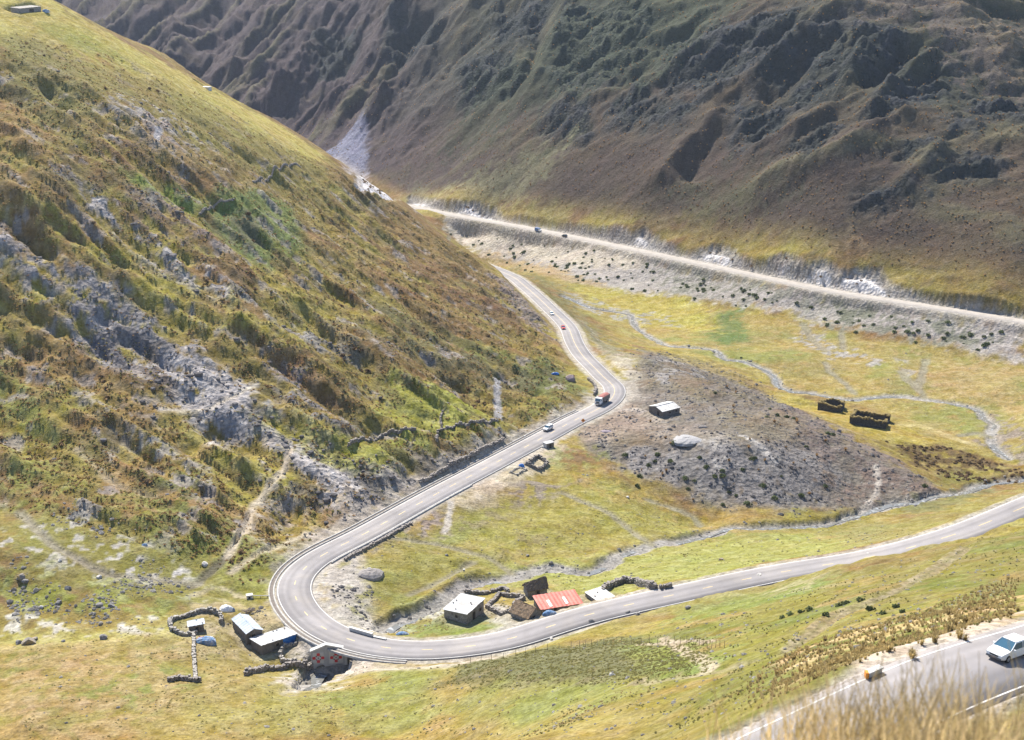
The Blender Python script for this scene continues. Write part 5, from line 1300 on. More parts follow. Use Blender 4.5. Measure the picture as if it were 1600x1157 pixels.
c3 = make_car('small_car', 'tiny dark car in the shade of the cut on the far gravel road', M_CARD, hatch=True); put(c3, road_pose(ROAD2, 882, 370, 1))
# pickup
r = thing('pickup', (0,0,0), 0, 'white pickup with a load in its bed driving down the straight road', 'pickup')
car_body([(-2.5,.85,.5,.8,1.0), (-.4,.88,.3,.85,1.05), (.9,.88,.3,.85,1.05), (1.7,.86,.3,.8,1.0), (2.4,.8,.35,.75,.9), (2.5,.72,.45,.7,.8)], M_CARW, r); greenhouse(r, -.55, -.4, .55, 1.2, .82, .70, 1.02, 1.65, M_CARW)
MB().box(-2.45, -.6, -.8, .8, 1.0, 1.25).build('bed_side', M_CARD, r); MB().box(-2.3, -.75, -.62, .62, 1.1, 1.7).build('load', M_TARPW, r)
for x in (-1.6, 1.55):
    for y in (-.8, .8): wheel(r, x, y, .38, .24)
for y in (-.6, .6): MB().box(2.4, 2.53, y-.15, y+.15, .7, .84).build('headlight', M_LAMP, r)
MB().box(2.42, 2.58, -.75, .75, .42, .58).build('bumper', M_CHROME, r); put(r, road_pose(ROAD, 856, 672))
# lorry
r = thing('lorry', (0,0,0), 0, 'white cabbed lorry with a red covered load coming round the bend', 'lorry')
cab = MB(); cab.add([(2.6,-1.2,.7), (4.3,-1.2,.6), (4.35,-1.2,1.6), (4.1,-1.15,2.75), (2.6,-1.15,2.85), (2.6,1.2,.7), (4.3,1.2,.6), (4.35,1.2,1.6), (4.1,1.15,2.75), (2.6,1.15,2.85)], [(0,1,2,3,4), (9,8,7,6,5), (0,5,6,1), (1,6,7,2), (2,7,8,3), (3,8,9,4), (4,9,5,0)]); cab.build('cab', M_CARW, r)
MB().add([(4.37,-1.05,1.65), (4.37,1.05,1.65), (4.17,1.0,2.5), (4.17,-1.0,2.5)], [(0,1,2,3)]).build('windscreen', M_GLASS, r)
for s in (-1, 1): MB().add([(3.2,s*1.215,1.65), (4.1,s*1.215,1.65), (3.98,s*1.18,2.4), (3.2,s*1.175,2.4)], [(0,1,2,3)]).build('side_window', M_GLASS, r); MB().box(4.28,4.4,s*.85-.2,s*.85+.2,.85,1.08).build('headlight', M_LAMP, r)
MB().box(4.3, 4.42, -.6, .6, .9, 1.5).build('grille', M_CHROME, r); MB().box(4.2, 4.5, -1.22, 1.22, .45, .75).build('bumper', M_PAINTG, r)
MB().box(-4.3, 3.9, -.5, .5, .7, 1.0).build('chassis', M_BLACK, r); MB().box(-4.4, 2.45, -1.25, 1.25, 1.0, 1.2).build('deck', M_CARD, r)
for s in (-1, 1):
    pn = MB().box(-4.4, 2.45, s*1.25-.05, s*1.25+.05, 1.2, 2.7).build('side_board', M_CARD, r); rib = MB()
    for k in range(9): rib.box(-4.3 + k*.82, -4.2 + k*.82, s*1.31-.03, s*1.31+.03, 1.0, 2.72)
    rib.build('stakes', M_WOOD, pn)
MB().box(2.3, 2.45, -1.2, 1.2, 1.2, 2.8).build('front_board', M_CARD, r); MB().box(-4.4, -4.3, -1.2, 1.2, 1.2, 2.7).build('tailgate', M_CARD, r)
cv = MB(); V = []
for i in range(10):
    for j in range(6): V.append((-4.3 + i*6.7/9, -1.2 + j*2.4/5, 2.72 + .35*math.sin(math.pi*j/5) + random.uniform(-.07,.07)))
cv.add(V, [(i*6+j, (i+1)*6+j, (i+1)*6+j+1, i*6+j+1) for i in range(9) for j in range(5)]).build('load_cover', M_CARGO, r)
for x in (-3.2, -2.1, 3.3):
    for y in (-1.05, 1.05): wheel(r, x, y, .5, .34)
put(r, road_pose(ROAD, 934, 634), 4.2)
# blue van on the far road
r = thing('van', (0,0,0), 0, 'blue van with a pale front on the far gravel road', 'van')
car_body([(-2.6,.9,.4,1.2,2.1), (-2.5,.95,.35,1.2,2.25), (1.1,.95,.35,1.2,2.25)], M_CARB, r); car_body([(1.11,.95,.35,1.2,2.2), (1.9,.93,.35,1.1,1.5), (2.6,.85,.4,.9,1.15)], M_CARW, r, 'cab')
MB().add([(1.3,-.85,2.05), (1.92,-.85,1.53), (1.92,.85,1.53), (1.3,.85,2.05)], [(0,1,2,3)]).build('windscreen', M_GLASS, r)
for s in (-1, 1): MB().box(-2.2, .9, s*.955-.01, s*.955+.01, 1.45, 1.95).build('side_window', M_GLASS, r)
for x in (-1.6, 1.6):
    for y in (-.85, .85): wheel(r, x, y, .38, .24)
put(r, road_pose(ROAD2, 841, 362, -1))

# ------------------------------------------------------------------ small things
def pile(px, sx, sy, h, m, name, label, cat, seed=1, n=14):
    p = at(*px); rnd = random.Random(seed); V = []; mb = MB()
    for j in range(5):
        rr = [1, .92, .7, .4, .0][j]; zz = [-.3, .35, .7, .95, 1.0][j]
        for i in range(n):
            t = 2*math.pi*i/n; k = rr * rnd.uniform(.93, 1.07) * (1 + .1*math.sin(3*t+seed)); V.append((sx*k*math.cos(t), sy*k*math.sin(t), h*zz*rnd.uniform(.92, 1.05)))
    mb.add(V, [(j*n+i, j*n+(i+1) % n, (j+1)*n+(i+1) % n, (j+1)*n+i) for j in range(4) for i in range(n)])
    o = mb.build(name, m, label=label, cat=cat); o.location = p; return o
pile((859,960), 1.7, 1.0, .9, M_TARPBL, 'tarpaulin_heap', 'blue and grey covered heap at the roadside below the red roof', 'heap', 3)
pile((322,1004), 2.6, 1.6, 1.3, M_TARPBL, 'tarpaulin_heap', 'blue and white tarpaulin heap below the small walled hut', 'heap', 4)
pile((314,1001), 1.0, .8, .9, M_PINK, 'cloth_heap', 'small faded pink cloth heap beside the blue and white tarpaulin', 'heap', 5)
pile((329,1003), 1.2, .9, 1.3, M_TARPW, 'white_sack', 'white sack leaning on the blue tarpaulin heap', 'sack', 6)
pile((353,954), 1.7, 1.3, 1.3, M_TARPW, 'white_boulder', 'bright white rounded heap behind the gabled shed', 'heap', 7)
pile((362,954), .8, .7, .8, M_TARPBL, 'blue_bag', 'small pale blue bag right of the bright white heap', 'bag', 8)
pile((629,992), 1.6, 1.0, .7, M_TARPBL, 'tarpaulin_heap', 'pale blue sheet lying beside the stream near the white parapet', 'sheet', 9)
pile((815,729), 1.0, .8, .9, M_BLUE, 'blue_barrel_heap', 'bright blue heap left of the square stone enclosure', 'heap', 10)
pile((868,585), 1.6, .7, .8, M_BLUE, 'blue_sheet', 'bright blue sheet on the slope above the bend', 'sheet', 11)
pile((226,853), .8, .6, .6, M_TARPBL, 'blue_sheet', 'small turquoise sheet on the lower left hillside', 'sheet', 12)
pile((576,905), .5, .4, .5, M_TARPBL, 'blue_bag', 'tiny blue bag in the gravel inside the hairpin', 'bag', 13)
pile((71,19), 1.8, 1.0, 1.2, M_TARPBL, 'blue_sheet', 'blue sheet beside the hut in the top left corner', 'sheet', 14)
pile((1074,689), 5.2, 4.6, 1.2, mat('grey_gravel', (.30,.295,.30), .95, .12, 2, .05, 6), 'gravel_heap', 'round heap of pale grey gravel on the terrace below the whitish shed', 'heap', 15, 22)
pile((946,675), 2.5, 1.2, .5, mat('mauve_gravel', (.27,.225,.25), .95, .15, 2, .05, 6), 'gravel_heap', 'low mauve gravel heap near the roadside below the bend', 'heap', 16)
pile((1099,668), 1.6, 1.1, .7, M_STONE, 'rubble_heap', 'dark rubble heap just above the grey gravel heap', 'heap', 17)
pile((580,900), 3.5, 3.0, 1.6, mat('spoil', (.24,.22,.21), .95, .2, 1, .1, 3), 'spoil_heap', 'grey spoil heap between the hairpin gravel and the green field', 'heap', 18)
# woodpile, pipe and box behind the gabled shed
r = thing('woodpile', tuple(at(388,958)), 0, 'untidy pile of grey poles behind the gabled shed', 'woodpile')
for k in range(14):
    a_ = random.uniform(-.5, 2.0); l = random.uniform(1.5, 3.2); q = Vector((random.uniform(-1.2, 1.2), random.uniform(-.9, .9), .15 + k*.05)); d = Vector((math.cos(a_), math.sin(a_), random.uniform(-.05, .25))) * l / 2
    MB().cyl(q - d, q + d, .08, .06, 5).build('pole', M_WOOD, r)
a_, b_ = at(393,934), at(421,934); r = thing('water_pipe', tuple(a_), 0, 'thin white pipe on posts running to the kerb of the hairpin', 'pipe')
MB().cyl((0,0,.5), b_ - a_ + Vector((0,0,.5)), .10, n=8).build('pipe', M_PAINTW, r)
for t in (.1, .5, .9): q = (b_ - a_)*t; MB().cyl((q.x, q.y, q.z - .4), (q.x, q.y, q.z + .45), .07, n=6).build('post', M_WOOD, r)
a_ = at(390,935); r = thing('tap_box', tuple(a_), .3, 'small white box with a dark opening at the end of the pipe', 'box')
MB().box(-.7,.7,-.5,.5,-.2,.9).build('box', M_PAINTW, r); MB().box(-.35,.2,-.53,-.5,.1,.6).build('opening', M_BLACK, r); MB().box(-.8,.8,-.6,.6,.9,1.0).build('lid', M_PAINTW, r)
# roadside kiosk and warning sign
a_ = at(857,699); r = thing('roadside_kiosk', tuple(a_), math.radians(35), 'small dark roadside kiosk with a sunlit end wall painted white on the valley side', 'kiosk')
MB().box(-1.5,1.5,-1,1,-.3,1.7).build('body', M_MUD, r); MB().box(-1.56,-1.5,-1,1,-.3,1.75).build('sunlit_end_wall', M_PAINTW, r); MB().box(-1.7,1.6,-1.15,1.15,1.7,1.82).build('roof', M_PAINTG, r)  # end wall coloured white for the sunlight on that side
MB().box(-.4,.4,-1.04,-1,0,1.35).build('door', M_DOOR, r)
a_ = at(911,665); r = thing('warning_sign', tuple(a_), 0, 'orange diamond warning sign on a post beside the road', 'sign')
MB().cyl((0,0,-.3), (0,0,2.1), .05, n=6).build('post', M_WOOD, r)
pl = MB(); pl.add([Vector((x, y, z)) for y in (-.06, -.02) for x, z in ((0,1.1), (.75,1.85), (0,2.6), (-.75,1.85))], [(0,1,2,3), (7,6,5,4), (0,4,5,1), (1,5,6,2), (2,6,7,3), (3,7,4,0)]); pn = pl.build('sign_plate', M_ORANGE, r)
MB().box(-.12,.12,-.075,-.062,1.55,2.2).build('arrow_mark', M_BLACK, pn)
for (u, v), lb in (((820,684), 'small white marker stone left of the pickup'), ((848,700), 'white marker stone beside the roadside kiosk'), ((725,893), 'white marker stone on the near field')):
    o = MB().box(-.25,.25,-.2,.2,-.2,.6).build('marker_stone', M_PAINTW, label=lb, cat='marker'); o.location = at(u, v)
# fence
FP = [(735,1036),(770,1031),(808,1024),(838,1019),(867,1015),(900,1011),(950,1008),(1000,1006),(1050,1006),(1090,1007),(1132,1013)]
P = resample(np.array([at(*p) for p in FP]), 2.4); o = Vector(P[0]); r = thing('wire_fence', tuple(o), 0, 'wire fence of thin wooden posts along the dark heath below the road', 'fence')
tops = []
pm_ = None
for i, q in enumerate(P):
    g = ground(q[0], q[1]); p = Vector((q[0], q[1], g)) - o; lean = Vector((random.uniform(-.1,.1), random.uniform(-.1,.1), 1.45 + random.uniform(-.15,.15)))
    MB().cyl(p - Vector((0,0,.3)), p + lean, .05, .04, 5).build('post', M_WOOD, r); tops.append((p, lean))
for k in (.35, .65, .92):
    mb = MB()
    for (p0, l0), (p1, l1) in zip(tops[:-1], tops[1:]): mb.cyl(p0 + l0*k, p1 + l1*k, .005, n=3, cap=False)
    mb.build('wire', M_CHROME, r)

# ------------------------------------------------------------------ boulders one can point at
def rock_mesh(seed, sub_=2, flat_=.7):
    rnd = random.Random(seed); bm = bmesh.new(); bmesh.ops.create_icosphere(bm, subdivisions=sub_, radius=1)
    ax = [Vector((rnd.uniform(-1,1), rnd.uniform(-1,1), rnd.uniform(-.6,1))).normalized() for _ in range(9)]; cut = [rnd.uniform(.55, .9) for _ in ax]
    for v in bm.verts:
        for a, c in zip(ax, cut):
            d = v.co.dot(a)
            if d > c: v.co -= a * (d - c)
        v.co *= rnd.uniform(.96, 1.04); v.co.z *= flat_
    me = bpy.data.meshes.new('boulder'); bm.to_mesh(me); bm.free(); return me
M_BOULD = mat('grey_boulder', (.22,.21,.205), .95, .3, 1.5, .1, 3, dirt=(.12,.11,.10), dscale=.9)
M_BOULDW = mat('pale_boulder', (.48,.46,.43), .95, .2, 1.5, .1, 3, dirt=(.28,.26,.24), dscale=.9)
M_BOULDO = mat('lichened_boulder', (.22,.20,.18), .95, .3, 1.2, .1, 3, dirt=(.36,.24,.07), dscale=.6)
M_BOULDM = mat('mauve_boulder', (.27,.21,.215), .95, .2, 1, .1, 2)
BD = [((45,1006), 2.3, M_BOULDO, 'big grey boulder with orange lichen at the far left of the pasture'), ((29,1006), 1.3, M_BOULD, 'grey boulder touching the left side of the big lichened boulder'), ((55,1000), 1.2, M_BOULDO, 'small lichened boulder behind the big one at far left'),
  ((33,903), 1.7, M_BOULDO, 'grey and orange boulder on the stony slope at far left'), ((40,910), 1.2, M_BOULD, 'dark boulder just below the grey and orange one'), ((106,920), 1.3, M_BOULD, 'dark boulder alone in the upper left pasture'),
  ((156,947), 1.3, M_BOULD, 'dark boulder, left of a pair in the pasture'), ((174,948), 1.2, M_BOULD, 'dark boulder, right of a pair in the pasture'), ((92,943), 1.2, M_BOULD, 'leaning dark stone left of the boulder pair'),
  ((162,998), 1.5, M_BOULD, 'grey boulder in the middle of the lower left pasture'), ((157,976), 1.0, M_BOULDO, 'small brownish boulder above the middle pasture boulder'), ((99,1003), .7, M_BOULD, 'small dark rock in the lower pasture'), ((65,950), .9, M_BOULDW, 'pale rock in the pasture stream bed'),
  ((892,594), 3.0, M_BOULDM, 'huge mauve pointed boulder above the bend of the road'), ((981,778), .9, M_BOULDW, 'lone white stone on the yellow field below the spur'), ((825,869), .8, M_BOULD, 'dark rock at the top of the near field'),
  ((925,972), 1.2, M_BOULD, 'dark flat rock on the bank below the road'), ((981,958), .9, M_BOULD, 'grey stone, left of two on the bank below the road'), ((997,961), 1.0, M_BOULD, 'grey stone, right of two on the bank below the road'), ((862,999), .7, M_BOULDW, 'pale stone between road and fence'),
  ((957,1056), .8, M_BOULDW, 'white rock in the pale strip below the fence'), ((1186,900), 1.0, M_BOULDW, 'pale rock beside the road bank at centre right'), ((1075,950), .9, M_BOULD, 'pale grey rock among rubble below the road'),
  ((698,869), .8, M_BOULD, 'dark rock on the left part of the near field'), ((577,890), .9, M_BOULDW, 'pale rock at the gravel edge inside the hairpin'), ((320,883), 1.3, M_BOULDW, 'pale stones beside the gully above the pasture'), ((155,903), 1.0, M_BOULDW, 'pale stone on the stony pasture slope'), ((94,877), .9, M_BOULDW, 'white stone high on the stony pasture slope'),
  ((1356,866), .7, M_BOULDW, 'small white stone at the road edge on the right'), ((1127,875), .9, M_BOULDO, 'flat dark rock in the pale green strip by the road'), ((1352,926), .5, M_BOULDO, 'small orange stone beside the dirt track')]
for k, (px, s, m_, lb) in enumerate(BD):
    me = rock_mesh(k + 5); me.materials.append(m_); o = link('boulder', me, None, label=lb, cat='boulder'); p = at(*px); s = s * .8; o.location = (p.x, p.y, p.z + s*.2); o.scale = (s, s*.85, s); o.rotation_euler = (0, 0, k * 1.7)

# ------------------------------------------------------------------ vegetation and loose stones
def tuft_mesh(seed, n, h, rad, lean, wide):
    rnd = random.Random(seed); V = []; Fc = []
    for k in range(n):
        a = rnd.uniform(0, 2*math.pi); r0 = rad * .35 * rnd.random(); l = rnd.uniform(.25, 1) * lean; hh = h * rnd.uniform(.6, 1.1) * (1 - .35*l/lean)
        bx, by = r0*math.cos(a), r0*math.sin(a); tx, ty = bx + rad*l*math.cos(a), by + rad*l*math.sin(a); w = wide * rnd.uniform(.7, 1.3); px, py = -math.sin(a)*w, math.cos(a)*w
        mx_, my_ = bx + (tx-bx)*.35, by + (ty-by)*.35; o = len(V)
        V += [(bx-px, by-py, -.1), (bx+px, by+py, -.1), (mx_+px, my_+py, hh*.7), (mx_-px, my_-py, hh*.7), (tx, ty, hh)]
        Fc += [(o, o+1, o+2, o+3), (o+3, o+2, o+4)]
    me = bpy.data.meshes.new('tuft'); me.from_pydata(V, [], Fc); me.update(); return me
def bush_mesh(seed, n, leaf):
    rnd = random.Random(seed); V = []; Fc = []
    for k in range(n):
        while True:
            p = Vector((rnd.uniform(-1,1), rnd.uniform(-1,1), rnd.uniform(0,1)))
            if .35 < p.length < 1: break
        p.x *= 1 + .2*math.sin(k); p.z = p.z * .9
        nrm = (p.normalized() + Vector((rnd.uniform(-.6,.6), rnd.uniform(-.6,.6), rnd.uniform(-.6,.6)))).normalized(); a = nrm.orthogonal().normalized(); b = nrm.cross(a); s = leaf * rnd.uniform(.6, 1.3); o = len(V)
        V += [p + a*s, p + b*s*.6, p - a*s, p - b*s*.6]; Fc.append((o, o+1, o+2, o+3))
    me = bpy.data.meshes.new('bush'); me.from_pydata([tuple(v) for v in V], [], Fc); me.update(); return me
def leafmat(name, c, var=.35, trans=0):
    m = mat(name, c, .9, var, .35, spec=.1)
    n = m.node_tree; b = n.nodes['Principled BSDF']; oi = n.nodes.new('ShaderNodeObjectInfo'); mr = n.nodes.new('ShaderNodeMapRange'); mr.inputs['To Min'].default_value = .75; mr.inputs['To Max'].default_value = 1.3
    sc2 = n.nodes.new('ShaderNodeVectorMath'); sc2.operation = 'SCALE'; src = b.inputs['Base Color'].links[0].from_socket
    n.links.new(oi.outputs['Random'], mr.inputs['Value']); n.links.new(src, sc2.inputs[0]); n.links.new(mr.outputs[0], sc2.inputs['Scale']); n.links.new(sc2.outputs[0], b.inputs['Base Color'])
    tr = n.nodes.new('ShaderNodeBsdfTranslucent'); mxs = n.nodes.new('ShaderNodeMixShader'); mxs.inputs[0].default_value = .5; ou = n.nodes['Material Output']
    s3_ = n.nodes.new('ShaderNodeVectorMath'); s3_.operation = 'SCALE'; s3_.inputs['Scale'].default_value = 1.35; n.links.new(sc2.outputs[0], s3_.inputs[0]); n.links.new(s3_.outputs[0], tr.inputs['Color'])
    n.links.new(b.outputs[0], mxs.inputs[1]); n.links.new(tr.outputs[0], mxs.inputs[2]); n.links.new(mxs.outputs[0], ou.inputs['Surface']); return m
M_STRAW = leafmat('straw_tussock', (.36,.28,.13)); M_RUST = leafmat('rusty_tussock', (.27,.175,.085)); M_OLV = leafmat('olive_tussock', (.215,.20,.075)); M_DKG = leafmat('dark_green_leaves', (.085,.105,.048)); M_DKB = leafmat('brown_heath', (.16,.11,.062))
M_PEB = leafmat('loose_stone', (.34,.325,.31)); M_PEBD = leafmat('dark_loose_stone', (.20,.19,.195))
def proto(name, me, m): me.materials.append(m); o = bpy.data.objects.new(name, me); return o
def scatter(name, label_kind, pts, scl, pro, zsc=1.0):
    """a countless cover: one object, instances of one clump on many points"""
    n = len(pts); me = bpy.data.meshes.new(name); me.vertices.add(n); me.vertices.foreach_set('co', np.asarray(pts, np.float32).ravel())
    r = np.zeros((n, 3), np.float32); r[:, 2] = RNG.uniform(0, 6.28, n); a = me.attributes.new('spin', 'FLOAT_VECTOR', 'POINT'); a.data.foreach_set('vector', r.ravel())
    s = np.stack([scl, scl * RNG.uniform(.8, 1.2, n), scl * zsc * RNG.uniform(.75, 1.2, n)], 1).astype(np.float32); a = me.attributes.new('size', 'FLOAT_VECTOR', 'POINT'); a.data.foreach_set('vector', s.ravel())
    o = bpy.data.objects.new(name, me); C.objects.link(o); o['kind'] = 'stuff'; o['label'] = label_kind[0]; o['category'] = label_kind[1]
    g = bpy.data.node_groups.new(name + '_nodes', 'GeometryNodeTree'); g.interface.new_socket('Geometry', in_out='INPUT', socket_type='NodeSocketGeometry'); g.interface.new_socket('Geometry', in_out='OUTPUT', socket_type='NodeSocketGeometry')
    N = g.nodes; L = g.links; gi = N.new('NodeGroupInput'); go = N.new('NodeGroupOutput'); ip = N.new('GeometryNodeInstanceOnPoints'); oi = N.new('GeometryNodeObjectInfo'); oi.inputs['Object'].default_value = pro
    at1 = N.new('GeometryNodeInputNamedAttribute'); at1.data_type = 'FLOAT_VECTOR'; at1.inputs['Name'].default_value = 'spin'
    at2 = N.new('GeometryNodeInputNamedAttribute'); at2.data_type = 'FLOAT_VECTOR'; at2.inputs['Name'].default_value = 'size'
    L.new(gi.outputs[0], ip.inputs['Points']); L.new(oi.outputs['Geometry'], ip.inputs['Instance']); L.new(at1.outputs[0], ip.inputs['Rotation']); L.new(at2.outputs[0], ip.inputs['Scale']); L.new(ip.outputs[0], go.inputs[0])
    md = o.modifiers.new('scatter', 'NODES'); md.node_group = g; return o
def sample(n, W, amin=-21.6, amax=21.6, rmin=85, rmax=800):
    """n random ground points, spread evenly over the view, kept with probability W (a per-vertex weight)"""
    k = int(n * 8); a = RNG.uniform(math.radians(amin), math.radians(amax), k); s = RNG.uniform(math.log(rmin), math.log(rmax), k)
    gi = np.interp(a, AZ, np.arange(NA)); gj = np.interp(s, SS, np.arange(NS)); w = bilin(W.reshape(NA, NS), gi, gj)
    keep = RNG.random(k) < w; a = a[keep][:n]; s = s[keep][:n]; gi = gi[keep][:n]; gj = gj[keep][:n]; r = np.exp(s)
    return np.stack([r*np.sin(a), r*np.cos(a), bilin(ZF, gi, gj)], 1)
keepoff = smooth(7.5, 10, D1) * smooth(6, 8, D3) * smooth(7, 9, Dr2) * (1 - mS1) * (1 - mS3)
smoothgrass = np.clip((COL[:, 1] - .155) * 14, 0, 1)        # bright cropped turf carries few tussocks
wl_ = hill * left * keepoff * (1 - .85 * smoothgrass) * (1 - .55 * np.clip(ROCKY, 0, 1))
patch = smooth(-.25, .25, n_sm + .5 * st_sm)
p = sample(15000, wl_ * patch * .9); scatter('tussock_grass', ('rusty tussock grass covering the left hillside', 'grass'), p, RNG.uniform(.4, .95, len(p)), proto('tuft_rust', tuft_mesh(1, 18, .5, .7, 1.0, .10), M_RUST))
p = sample(15000, wl_ * patch * .8); scatter('straw_grass', ('straw coloured tussock grass between the rusty clumps', 'grass'), p, RNG.uniform(.4, .85, len(p)), proto('tuft_straw', tuft_mesh(2, 18, .5, .7, 1.0, .10), M_STRAW))
p = sample(16000, wl_ * smooth(-.3, .3, st_sm) * .8); scatter('olive_grass', ('olive green grass clumps on the left hillside', 'grass'), p, RNG.uniform(.4, .95, len(p)), proto('tuft_olive', tuft_mesh(3, 16, .45, .7, 1.0, .12), M_OLV))
p = sample(2000, wl_ * smooth(.0, .35, n_mid - .3*st_mid + .3*n_sm)); scatter('dark_heath', ('dark heath bushes in the hollows of the left hillside', 'bush'), p, RNG.uniform(.4, 1.1, len(p)), proto('heath', bush_mesh(4, 40, .45), M_DKB), .8)
# far mountain: coarse tussocks read as grain
wf = far * keepoff * (1 - .5 * crag)
p = sample(7000, wf * .5, rmin=600, rmax=1300); scatter('mountain_grass', ('brown bunch grass on the far mountainside', 'grass'), p, RNG.uniform(.6, 1.2, len(p)), proto('tuft_far', tuft_mesh(5, 14, .8, .7, 1.0, .16), M_RUST))
# near hillside and pasture
wn_ = nearm * keepoff
p = sample(3500, wn_ * smooth(0, .3, n_sm) * .8, rmin=85, rmax=330); scatter('bank_grass', ('short olive grass clumps on the hillside below the upper road', 'grass'), p, RNG.uniform(.2, .5, len(p)), proto('tuft_bank', tuft_mesh(7, 16, .6, .6, 1.0, .10), M_OLV))
tz = smooth(-3, 3, area_px([(1180,1075),(1260,1010),(1340,985),(1440,960),(1530,925),(1620,900),(1620,985),(1500,1012),(1380,1052),(1300,1085)], X, Y, 4)) * keepoff
p = sample(3200, tz * .9, amin=8, rmin=85, rmax=260); scatter('pale_bunch_grass', ('dry straw bunch grass along the edge of the upper road', 'grass'), p, RNG.uniform(.25, .6, len(p)), proto('tuft_pale', tuft_mesh(8, 22, .95, .5, 1.0, .06), M_STRAW))
hz = smooth(-3, 3, area_px([(680,1068),(720,1042),(860,1014),(1000,1003),(1105,1003),(1095,1048),(1000,1060),(850,1070)], X, Y, 4))
p = sample(2200, hz * .9, amin=-4, amax=9, rmin=170, rmax=290); scatter('dark_ground_heath', ('dark green heath in the fenced plot below the road', 'bush'), p, RNG.uniform(.14, .3, len(p)), proto('heath_low', bush_mesh(9, 30, .5), M_OLV), .6)
hb = smooth(-3, 3, area_px([(1395,692),(1470,700),(1560,722),(1600,745),(1520,755),(1440,728)], X, Y, 4))
p = sample(900, hb * smooth(-.2, .25, n_sm) * .9, amin=13, rmin=380, rmax=560); scatter('brown_heath_slope', ('dark brown heath on the slope below the ruins', 'bush'), p, RNG.uniform(.4, .9, len(p)), proto('heath_brown', bush_mesh(10, 34, .5), M_DKB), .7)
ft = flat * keepoff
p = sample(6000, ft * smooth(.0, .3, n_sm) * .8, rmin=170); scatter('pasture_grass', ('low yellowish grass clumps in the river pastures', 'grass'), p, RNG.uniform(.22, .55, len(p)), proto('tuft_pasture', tuft_mesh(11, 14, .4, .7, 1.0, .12), M_OLV), .8)
p = sample(5000, ft * smooth(.1, .35, n_mid) * .7, rmin=170); scatter('straw_pasture_grass', ('dry straw clumps in the river pastures', 'grass'), p, RNG.uniform(.25, .6, len(p)), proto('tuft_pasture_straw', tuft_mesh(12, 14, .45, .7, 1.0, .12), M_STRAW), .8)
# stones
def pebble(name, seed, m): me = rock_mesh(seed, 1, .7); return proto(name, me, m)
sb = smooth(-6, 4, area_px([(0,840),(120,800),(260,860),(400,910),(430,950),(300,965),(100,965),(0,960)], X, Y, 6)) * keepoff
p = sample(1500, sb * smooth(-.1, .3, -n_mid), amax=-7, rmin=270, rmax=380); scatter('pale_stones', ('pale loose stones strewn over the lower left pasture', 'stones'), p, RNG.gamma(2.2, .11, len(p)) + .08, pebble('pebble_a', 3, M_PEB))
sp_ = np.clip(spur + area_px([(484,930),(490,890),(530,868),(580,870),(600,1000),(560,985),(510,965)], X, Y, 3).clip(0, 1), 0, 1) * keepoff
p = sample(9000, sp_ * smooth(-.2, .2, n_sm), rmin=280); scatter('spur_rubble', ('grey and mauve rubble on the spur beyond the road', 'stones'), p, RNG.gamma(2, .13, len(p)) + .08, pebble('pebble_b', 4, M_PEBD))
p = sample(2500, sp_ * .6, rmin=280); scatter('spur_pale_stones', ('pale stones scattered over the spur beyond the road', 'stones'), p, RNG.gamma(2, .10, len(p)) + .06, pebble('pebble_c', 6, M_PEB))
p = sample(9000, hill * left * keepoff * np.clip(ROCKY, 0, 1) * .9); scatter('scree', ('grey scree blocks on the outcrops of the left hillside', 'stones'), p, RNG.gamma(2, .17, len(p)) + .1, pebble('pebble_d', 7, M_PEBD))
p = sample(3000, (ft + wn_).clip(0, 1) * .25, rmin=140); scatter('field_stones', ('small pale stones dotted over the fields', 'stones'), p, RNG.gamma(2, .07, len(p)) + .06, pebble('pebble_e', 8, M_PEB))
bedm = (smooth(4.5, 2.5, pline(X, Y, S3, 8)[0]) + smooth(4.5, 2.5, pline(X, Y, S1, 8)[0]) + pm * .7).clip(0, 1) * smooth(5.5, 6.5, D1)
p = sample(2200, bedm, rmin=230); scatter('stream_stones', ('pale and grey stones in the stream beds', 'stones'), p, RNG.gamma(2, .14, len(p)) + .1, pebble('pebble_f', 9, M_PEB))
# embankment: more bushes than anyone would count, with the largest ones built singly below
eb = smooth(-3, 3, area_px(EMB, X, Y, 4)) * keepoff * smooth(7, 11, Dr2)
p = sample(1000, eb * smooth(-.35, .25, n_mid) * .8, rmin=560, rmax=950); scatter('embankment_bushes', ('dark green bushes dotting the grey embankment below the gravel road', 'bush'), p, RNG.uniform(.6, 1.5, len(p)), proto('bush_far', bush_mesh(13, 44, .45), M_DKG), .9)
p = sample(700, cutm * smooth(4, 8, Dr2) * .8, rmin=560, rmax=1000); scatter('cut_bushes', ('brown tufts on the pale cut face above the gravel road', 'bush'), p, RNG.uniform(.5, 1.1, len(p)), proto('tuft_cut', bush_mesh(14, 30, .5), M_DKB), .8)

